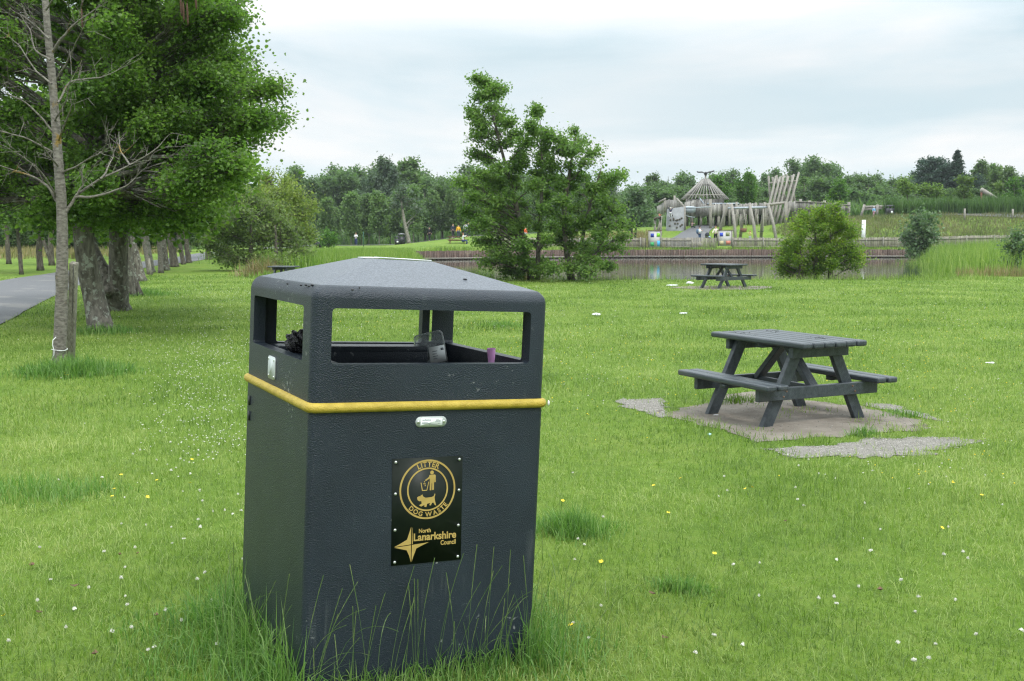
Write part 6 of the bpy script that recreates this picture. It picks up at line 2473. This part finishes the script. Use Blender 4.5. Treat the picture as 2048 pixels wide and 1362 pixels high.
# flowering stems in front of the bin
mb, mh = MB(), MB()
heads = []
for i in range(84):
    if i < 56:
        a_, b_ = rg.uniform(-.05, BS + .02), -abs(rg.normal(.03, .07)) - .01
    else:
        a_, b_ = (rg.uniform(-.22, -.02), rg.uniform(.0, .8)) if i < 72 else (BS + rg.uniform(.03, .28), rg.uniform(-.2, .4))
    x_, y_ = -.697 + a_ * cos(_by) - b_ * sin(_by), 3.3954 + a_ * sin(_by) + b_ * cos(_by)
    l = rg.uniform(.22, .50)
    az = rg.uniform(-.6, 2.2)
    ln = abs(rg.normal(.38, .26))
    droop = rg.random() < .15
    p = np.array([x_, y_, gz(x_, y_)])
    pts = [p]
    for j in range(1, 11):
        t_ = ln * (.4 + .9 * j / 10) + (droop * 1.9 * max(0, j / 10 - .5))
        p = p + l / 10 * np.array([cos(az) * sin(t_), sin(az) * sin(t_) * .6, cos(t_)])
        pts.append(p)
    mb.tube(pts, np.linspace(.0009, .0004, 11), 4, False)
    P_ = np.array(pts)
    for j in range(17):
        f = 6.2 + j * .225
        q = np.array([np.interp(f, range(11), P_[:, c_]) for c_ in range(3)])
        q2 = np.array([np.interp(min(f + .6, 10), range(11), P_[:, c_]) for c_ in range(3)]) + (0, 0, .002)
        s_ = (1 if j % 2 else -1) * .0011
        w_ = np.array([s_, s_ * .3, 0])
        mh.add([q, q + w_ * .9 + (q2 - q) * .3, q2 + w_ * 1.5, q + (q2 - q) * .6], [[[0, 1, 2, 3]]])
M_seed = leafmat('seed_heads', (.06, .12, .025), (.11, .17, .045), (.26, .27, .13), trans=.3, nscale=3)
st = tag(mb.build('grass_stems', M_stem), 'thin flowering grass stems rising in front of the litter bin', 'grass', kind='stuff')
ROOTW[st.name] = Matrix.Translation(st.location)
mh.build('seed_heads', M_seed, st)

# tufts
tufts = [((1140, 1068), .21, .17, 2600, 'dark dense grass tuft on the lawn to the right of the litter bin', M_tuft),
         ((1350, 1182), .12, .10, 900, 'small dark grass tuft on the lawn in the right foreground', M_tuft),
         ((150, 748), .62, .26, 4200, 'long grass tuft round the foot of the young tree and its stake', M_tuft),
         ((70, 985), .42, .15, 3000, 'wide low tuft of longer grass at the left picture edge', M_tuft),
         ((1724, 872), .12, .13, 380, 'little green grass tuft on the front edge of the slab', M_tuft),
         ((1478, 806), .22, .13, 500, 'bright green weeds growing at the back edge of the slab', M_lime),
         ((1800, 832), .22, .09, 500, 'low grass tuft at the right corner of the slab', M_tuft),
         ((205, 668), .55, .22, 1800, 'long grass round the foot of the leaning lichen-covered tree', M_tuft),
         ((1000, 652), .45, .12, 900, 'dark grass tuft on the lawn seen through the opening of the bin', M_tuft),
         ((520, 553), .95, .95, 1500, 'tall dry pinkish grass clump left of the half hidden picnic table', M_dry),
         ((270, 590), .8, .28, 1500, 'long grass under the slim grey trees of the row', M_tuft),
         ((560, 556), 1.3, .5, 900, 'rough green grass at the foot of the dark willow bush', M_reed)]
for i, ((u, v), r, h, n, lbl, mt) in enumerate(tufts):
    n = int(n * .42)
    c = G(u, v)
    q = rg.normal(0, .42, (n, 2)) * r + rg.normal(0, .42, (7, 2))[rg.integers(0, 7, n)] * r
    x, y = c[0] + q[:, 0], c[1] + q[:, 1] * .8
    rr = np.hypot(q[:, 0], q[:, 1]) / r
    Ln = h * (1.05 - .5 * np.clip(rr, 0, 1.4)) * rg.uniform(.5, 1.25, n)
    dd_ = max(1, c[1] / 6)
    me = blade_mesh('grass_tuft', x, y, g(x, y) - .004, Ln, .0050 * dd_ ** .8 * rg.uniform(.7, 1.3, n), np.abs(rg.normal(.55, .35, n)), 50 + i)
    tag(link('grass_tuft', me, mt), lbl, 'grass tuft')


def scatter(poly, n):
    poly = np.asarray(poly, float)
    lo, hi = poly.min(0), poly.max(0)
    q = rg.uniform(lo, hi, (n * 4, 2))
    return q[inside(poly, q[:, 0], q[:, 1])][:n].T


def swath(name, poly, n, l0, l1, wd, mat, seed, label, cat, lean=.25):
    x, y = scatter(poly, n)
    if name == 'reeds':
        x, y = x + rg.normal(0, .7, len(x)), y + rg.normal(0, .5, len(x)) ** 2
    k = .7 + .6 * vnoise(x, y, .35, seed)
    Ln = rg.uniform(l0, l1, len(x)) * k
    if name == 'reeds' and x.mean() < 0:
        Ln = np.minimum(Ln, np.maximum(.15, (CAMZ - 27 * y / F) * rg.uniform(.75, 1.1, len(x))))
    grass(name, x, y, Ln, wd * rg.uniform(.7, 1.3, len(x)), np.abs(rg.normal(lean, .2, len(x))), mat, seed, label, cat, dz=-.02)


swath('reeds', [(-4.4, 49), (-3.4, 43), (-9, 45), (-16, 60), (-22, 84), (-14, 95), (-8.3, 92.5), (-6.2, 66)], 26000, .75, 1.15, .030, M_reed, 61, 'yellow green reed bed at the left end of the pond', 'reeds')
swath('reeds', [(16.6, 42.6), (18.6, 47), (20.0, 51), (27.0, 71), (31, 86), (45, 98), (52, 70), (38, 44.5), (26, 43.4)], 19000, .65, 1.3, .028, M_reed, 62, 'yellow green reed bed at the right end of the pond', 'reeds')
swath('dry_grass', [(17.5, 42.3), (27, 43), (40, 44), (40, 45.5), (26, 44.6), (18, 43.8)], 5000, .25, .6, .018, M_dry, 63, 'dry straw coloured grass along the front of the right-hand reeds', 'grass')
edge = np.array([(-4, 43), (-1, 40.3), (4, 39.6), (9, 39.4), (14, 40.3), (18, 43)])
q = np.stack([np.interp(rg.random(5200) * 5, range(6), edge[:, i]) for i in range(2)], -1) + np.array([0, -.05]) + rg.normal(0, .28, (5200, 2))
grass('shore_grass', q[:, 0], q[:, 1], rg.uniform(.10, .34, len(q)), rg.uniform(.008, .02, len(q)), np.abs(rg.normal(.4, .25, len(q))), M_blade, 64, 'longer grass fringe on the near shore of the pond', 'grass')
swath('bank_grass', [(-8.4, 92.6), (0, 97.5), (9, 103), (40, 104.0), (60, 108), (60, 110), (38, 106.6), (30, 105.8), (9, 105.4), (-4, 101.5)], 17000, .22, .50, .035, M_blade, 65, 'uncut grass strip between the pond wall and the picket fence', 'grass')
swath('hill_grass', [(31, 107), (45, 109), (70, 112), (70, 122), (50, 123), (42, 125), (33, 124), (28, 118)], 26000, .2, .5, .055, M_hill, 66, 'dry brownish meadow grass on the slope above the right-hand fence', 'grass')
swath('hill_grass', [(11, 107), (15.5, 107.5), (15, 119), (11, 119), (4, 118), (2, 108)], 8000, .25, .7, .04, M_dry, 67, 'wild yellowish grass below the climbing wall', 'grass')
swath('tall_herbs', [(47, 124), (58, 122.5), (75, 121), (76, 127), (58, 129), (47, 129), (43.5, 128.5)], 12000, 1.3, 2.1, .09, M_herb, 68, 'belt of tall dark green herbs along the hill top at the right', 'herbs', lean=.2)
swath('undergrowth', [(-60, 140), (-36, 150), (-20, 163), (-6, 160), (6, 157), (20, 158), (20, 170), (-20, 178), (-60, 170)], 9000, .9, 2.6, .30, M_wood1, 69, 'dark undergrowth at the foot of the left-hand woods', 'undergrowth', lean=.5)
swath('undergrowth', [(14, 142), (40, 140), (80, 140), (110, 150), (110, 165), (40, 165), (14, 165)], 12000, 1.0, 3.0, .30, M_wood1, 73, 'dark undergrowth at the foot of the right-hand woods', 'undergrowth', lean=.5)
swath('undergrowth', [(-75, 95), (-48, 96), (-32, 104), (-31, 112), (-50, 108), (-80, 106)], 7000, .5, 1.6, .22, M_wood2, 70, 'bushy green undergrowth beyond the lawn on the far left', 'undergrowth', lean=.5)
swath('meadow_grass', [(-60, 66), (-30, 74), (-27, 88), (-34, 98), (-60, 94)], 9000, .3, .7, .05, M_dry, 71, 'uncut brownish meadow behind the trees on the far left', 'grass')

# ------------------------------------------------------------------ flowers and fallen leaves
M_clover = surf('clover_white', (.50, .50, .42), (.66, .66, .58), scale=120, rough=.7, c3=(.52, .36, .24), s3=60, t3=.66)
M_butter = surf('buttercup_yellow', (.72, .50, .01), (.80, .62, .02), scale=30, rough=.35)


def clover_mesh(seed):
    rs = np.random.default_rng(seed)
    mb = MB()
    for i in range(46):
        v = rs.normal(0, 1, 3)
        v[2] = abs(v[2]) * .9 - .25
        v /= np.linalg.norm(v)
        s = np.cross(v, rs.normal(0, 1, 3))
        s /= np.linalg.norm(s)
        c_ = v * .006
        e = v * rs.uniform(.0105, .0135) - (0, 0, .0015)
        mb.add([c_ - s * .0012, c_ + s * .0012, e + s * .0019, e - s * .0019], [[[0, 1, 2, 3]]])
    mb.ell((0, 0, -.001), (.0075, .0075, .007), 8, 5)
    return mb


def flower_protos():
    o = []
    for i in range(3):
        o.append(clover_mesh(i))
    return o


def clover_thing(seed):
    t = thing('clover_flower', 'white clover flower head standing in the lawn grass', 'flower', (0, 0, 0), 0, 'white clover flowers in the lawn')
    mb = clover_mesh(seed)
    mb.v = [v + (0, 0, .048) for v in mb.v]
    mb.build('flower_head', M_clover, t)
    mb = MB()
    mb.tube([(0, 0, 0), (.004, .001, .022), (.001, 0, .046)], .0011, 5, False)
    mb.build('stalk', M_stem, t)
    return t


def buttercup_thing():
    t = thing('buttercup', 'yellow buttercup flower standing in the lawn grass', 'flower', (0, 0, 0), 0, 'yellow buttercups in the lawn')
    mb = MB()
    for i in range(5):
        a_ = i * 2 * pi / 5
        u_, v_ = np.array([cos(a_), sin(a_), .42]), np.array([-sin(a_), cos(a_), 0])
        c_ = np.array([0, 0, .062])
        mb.add([c_, c_ + u_ * .005 - v_ * .0046, c_ + u_ * .0105 - v_ * .004, c_ + u_ * .0115 + v_ * .003, c_ + u_ * .006 + v_ * .0048], [[[0, 1, 2, 3, 4]]])
    mb.build('petals', M_butter, t)
    mb = MB()
    mb.tube([(0, 0, 0), (.005, .002, .03), (0, 0, .062)], .001, 5, False)
    mb.build('stalk', M_stem, t)
    return t


prs = [clover_thing(i) for i in range(3)]
cp = []
rgf = np.random.default_rng(4)
for (u, v, su, sv_, n) in ((400, 790, 60, 60, 26), (440, 850, 45, 60, 20), (330, 880, 90, 60, 12), (250, 1000, 150, 90, 18), (150, 1240, 110, 80, 14), (420, 1040, 60, 70, 14), (470, 1230, 40, 45, 5), (1450, 1000, 260, 60, 9), (1500, 1130, 200, 90, 9), (1850, 1100, 120, 130, 10), (1350, 1260, 180, 60, 10), (1900, 1290, 110, 50, 9), (1760, 960, 180, 40, 12), (1160, 1090, 40, 30, 4)):
    for _ in range(n):
        uu, vv = u + rgf.normal(0, su), v + rgf.normal(0, sv_)
        if 690 < vv < 1355 and -60 < uu < 2100:
            c = G(uu, vv)
            if bin_out(np.array([c[0]]), np.array([c[1]]))[0] > .05 and not inside(SLAB, c[0], c[1]) and not inside(GRV[0], c[0], c[1]):
                cp.append(c)
for (u, v) in ((838, 1350), (730, 1357), (468, 1252), (393, 1172), (430, 1220), (262, 1270), (812, 1358)):
    cp.append(G(u, v))
for i, c in enumerate(cp):
    r = prs[i % 3]
    o = r if i < 3 else copy_thing(r)
    o.location = (c[0], c[1], c[2] + rgf.uniform(-.012, .012))
    o.rotation_euler = (rgf.normal(0, .15), rgf.normal(0, .15), rgf.uniform(0, 6.28))
    s = rgf.uniform(.42, .8)
    o.scale = (s, s, rgf.uniform(.6, .95))
br = buttercup_thing()
bp = [G(u, v) for (u, v) in ((232, 998), (243, 968), (228, 1013), (380, 935), (378, 986), (22, 1259), (1372, 973), (1332, 1047), (1312, 990), (1496, 992), (1426, 1130), (1154, 1280), (1122, 1020), (1204, 1144), (1500, 996), (126, 760), (131, 757), (137, 761), (1872, 1074), (1905, 985), (1960, 1010), (290, 1008), (316, 980))]
for i, c in enumerate(bp):
    o = br if i == 0 else copy_thing(br)
    o.location = (c[0], c[1], c[2])
    o.rotation_euler = (rgf.normal(.15, .25), rgf.normal(0, .25), rgf.uniform(0, 6.28))


def field(name, label, spots, n, mat, size, hz, seed):
    """the many flowers farther off, scattered thickly"""
    rs = np.random.default_rng(seed)
    C = []
    for (u, v, su, sv_, wgt) in spots:
        for _ in range(int(n * wgt)):
            uu, vv = u + rs.normal(0, su), v + rs.normal(0, sv_)
            if 556 < vv < 1000 and -200 < uu < 2250:
                c = G(uu, vv, 4)
                if pond_d(c[0], c[1]) < -.3 and path_d(c[0], c[1]) > 1.7 and bin_out(np.array([c[0]]), np.array([c[1]]))[0] > .05 and not inside(SLAB, c[0], c[1]) and not any(inside(e, c[0], c[1]) for e in GRV):
                    C.append(c + (0, 0, hz))
    C = np.array(C)
    d_ = C[:, 1]
    V = []
    s = (size * np.maximum(1, d_ / 9) ** .45 * rs.uniform(.7, 1.2, len(C)))[:, None, None]
    V = C[:, None, :] + oct_v[None] * s * np.array([1, 1, .7])
    F_ = (np.arange(len(C)) * 6)[:, None, None] + oct_f[None]
    tag(link(name, mesh_np(name, V.reshape(-1, 3), [F_.reshape(-1, 3)]), mat), label, 'flowers', kind='stuff')


field('clover_field', 'drifts of tiny white clover flowers farther off in the lawn', [(400, 780, 70, 60, .26), (430, 700, 90, 40, .22), (420, 860, 60, 50, .10), (560, 630, 90, 30, .20), (700, 640, 120, 25, .08), (430, 590, 70, 12, .10), (1000, 640, 120, 40, .06), (1250, 620, 250, 30, .10), (1750, 640, 220, 40, .12), (1600, 580, 250, 10, .08), (1900, 800, 120, 100, .05), (1180, 720, 90, 50, .05), (300, 640, 120, 40, .04)], 1500, M_clover, .0062, .045, 5)
field('buttercup_field', 'scattered small yellow buttercups farther off in the lawn', [(1400, 690, 250, 60, .3), (1800, 700, 200, 60, .4), (1250, 750, 90, 60, .12), (1850, 900, 130, 60, .1), (1000, 660, 60, 40, .06), (780, 650, 60, 20, .04)], 480, M_butter, .0062, .055, 6)
# brown leaves
M_leafb = surf('brown_leaf', (.07, .04, .02), (.16, .09, .045), scale=30, rough=.7)
for i, (u, v) in enumerate(((312, 1242), (80, 1236), (240, 1118), (275, 1116), (150, 1183), (64, 1140), (1330, 1288), (1305, 1198), (640, 1345), (190, 1320), (1760, 1190), (1570, 1050))):
    c = G(u, v)
    rs_ = np.random.default_rng(i)
    mb = MB()
    s_ = rs_.uniform(.012, .022)
    a_ = rs_.uniform(0, 6.28)
    K_ = 9
    V = []
    for j in range(K_):
        f = j / (K_ - 1)
        wv = s_ * .62 * sin(pi * f ** .8)
        zz = .034 + .55 * s_ * (2 * f - 1) ** 2
        V += [(s_ * (2 * f - 1), -wv, zz + wv * .5), (s_ * (2 * f - 1), 0, zz), (s_ * (2 * f - 1), wv, zz + wv * .4)]
    V = np.array(V)
    V = np.stack([V[:, 0] * cos(a_) - V[:, 1] * sin(a_), V[:, 0] * sin(a_) + V[:, 1] * cos(a_), V[:, 2]], -1) + c - (0, 0, .012)
    mb.add(V, [[[j * 3 + k_, j * 3 + k_ + 1, j * 3 + k_ + 4, j * 3 + k_ + 3] for j in range(K_ - 1) for k_ in range(2)]])
    tag(mb.build('fallen_leaf', M_leafb, smooth=True), 'curled brown dead leaf lying in the lawn grass', 'leaf', 'brown dead leaves on the lawn')

# ------------------------------------------------------------------ the moist summer air between the camera and the woods
mb = MB()
mb.box((0, 420, 18.5), (1830, 1000, 43))
m = bpy.data.materials.new('haze_air')
m.use_nodes = True
nt = m.node_tree
nt.nodes.remove(nt.nodes['Principled BSDF'])
pv = N(nt, 'ShaderNodeVolumePrincipled')
pv.inputs['Color'].default_value = (.88, .94, 1.0, 1)
pv.inputs['Density'].default_value = .00020
nt.links.new(pv.outputs[0], nt.nodes['Material Output'].inputs['Volume'])
tag(mb.build('haze', m), kind='stuff')
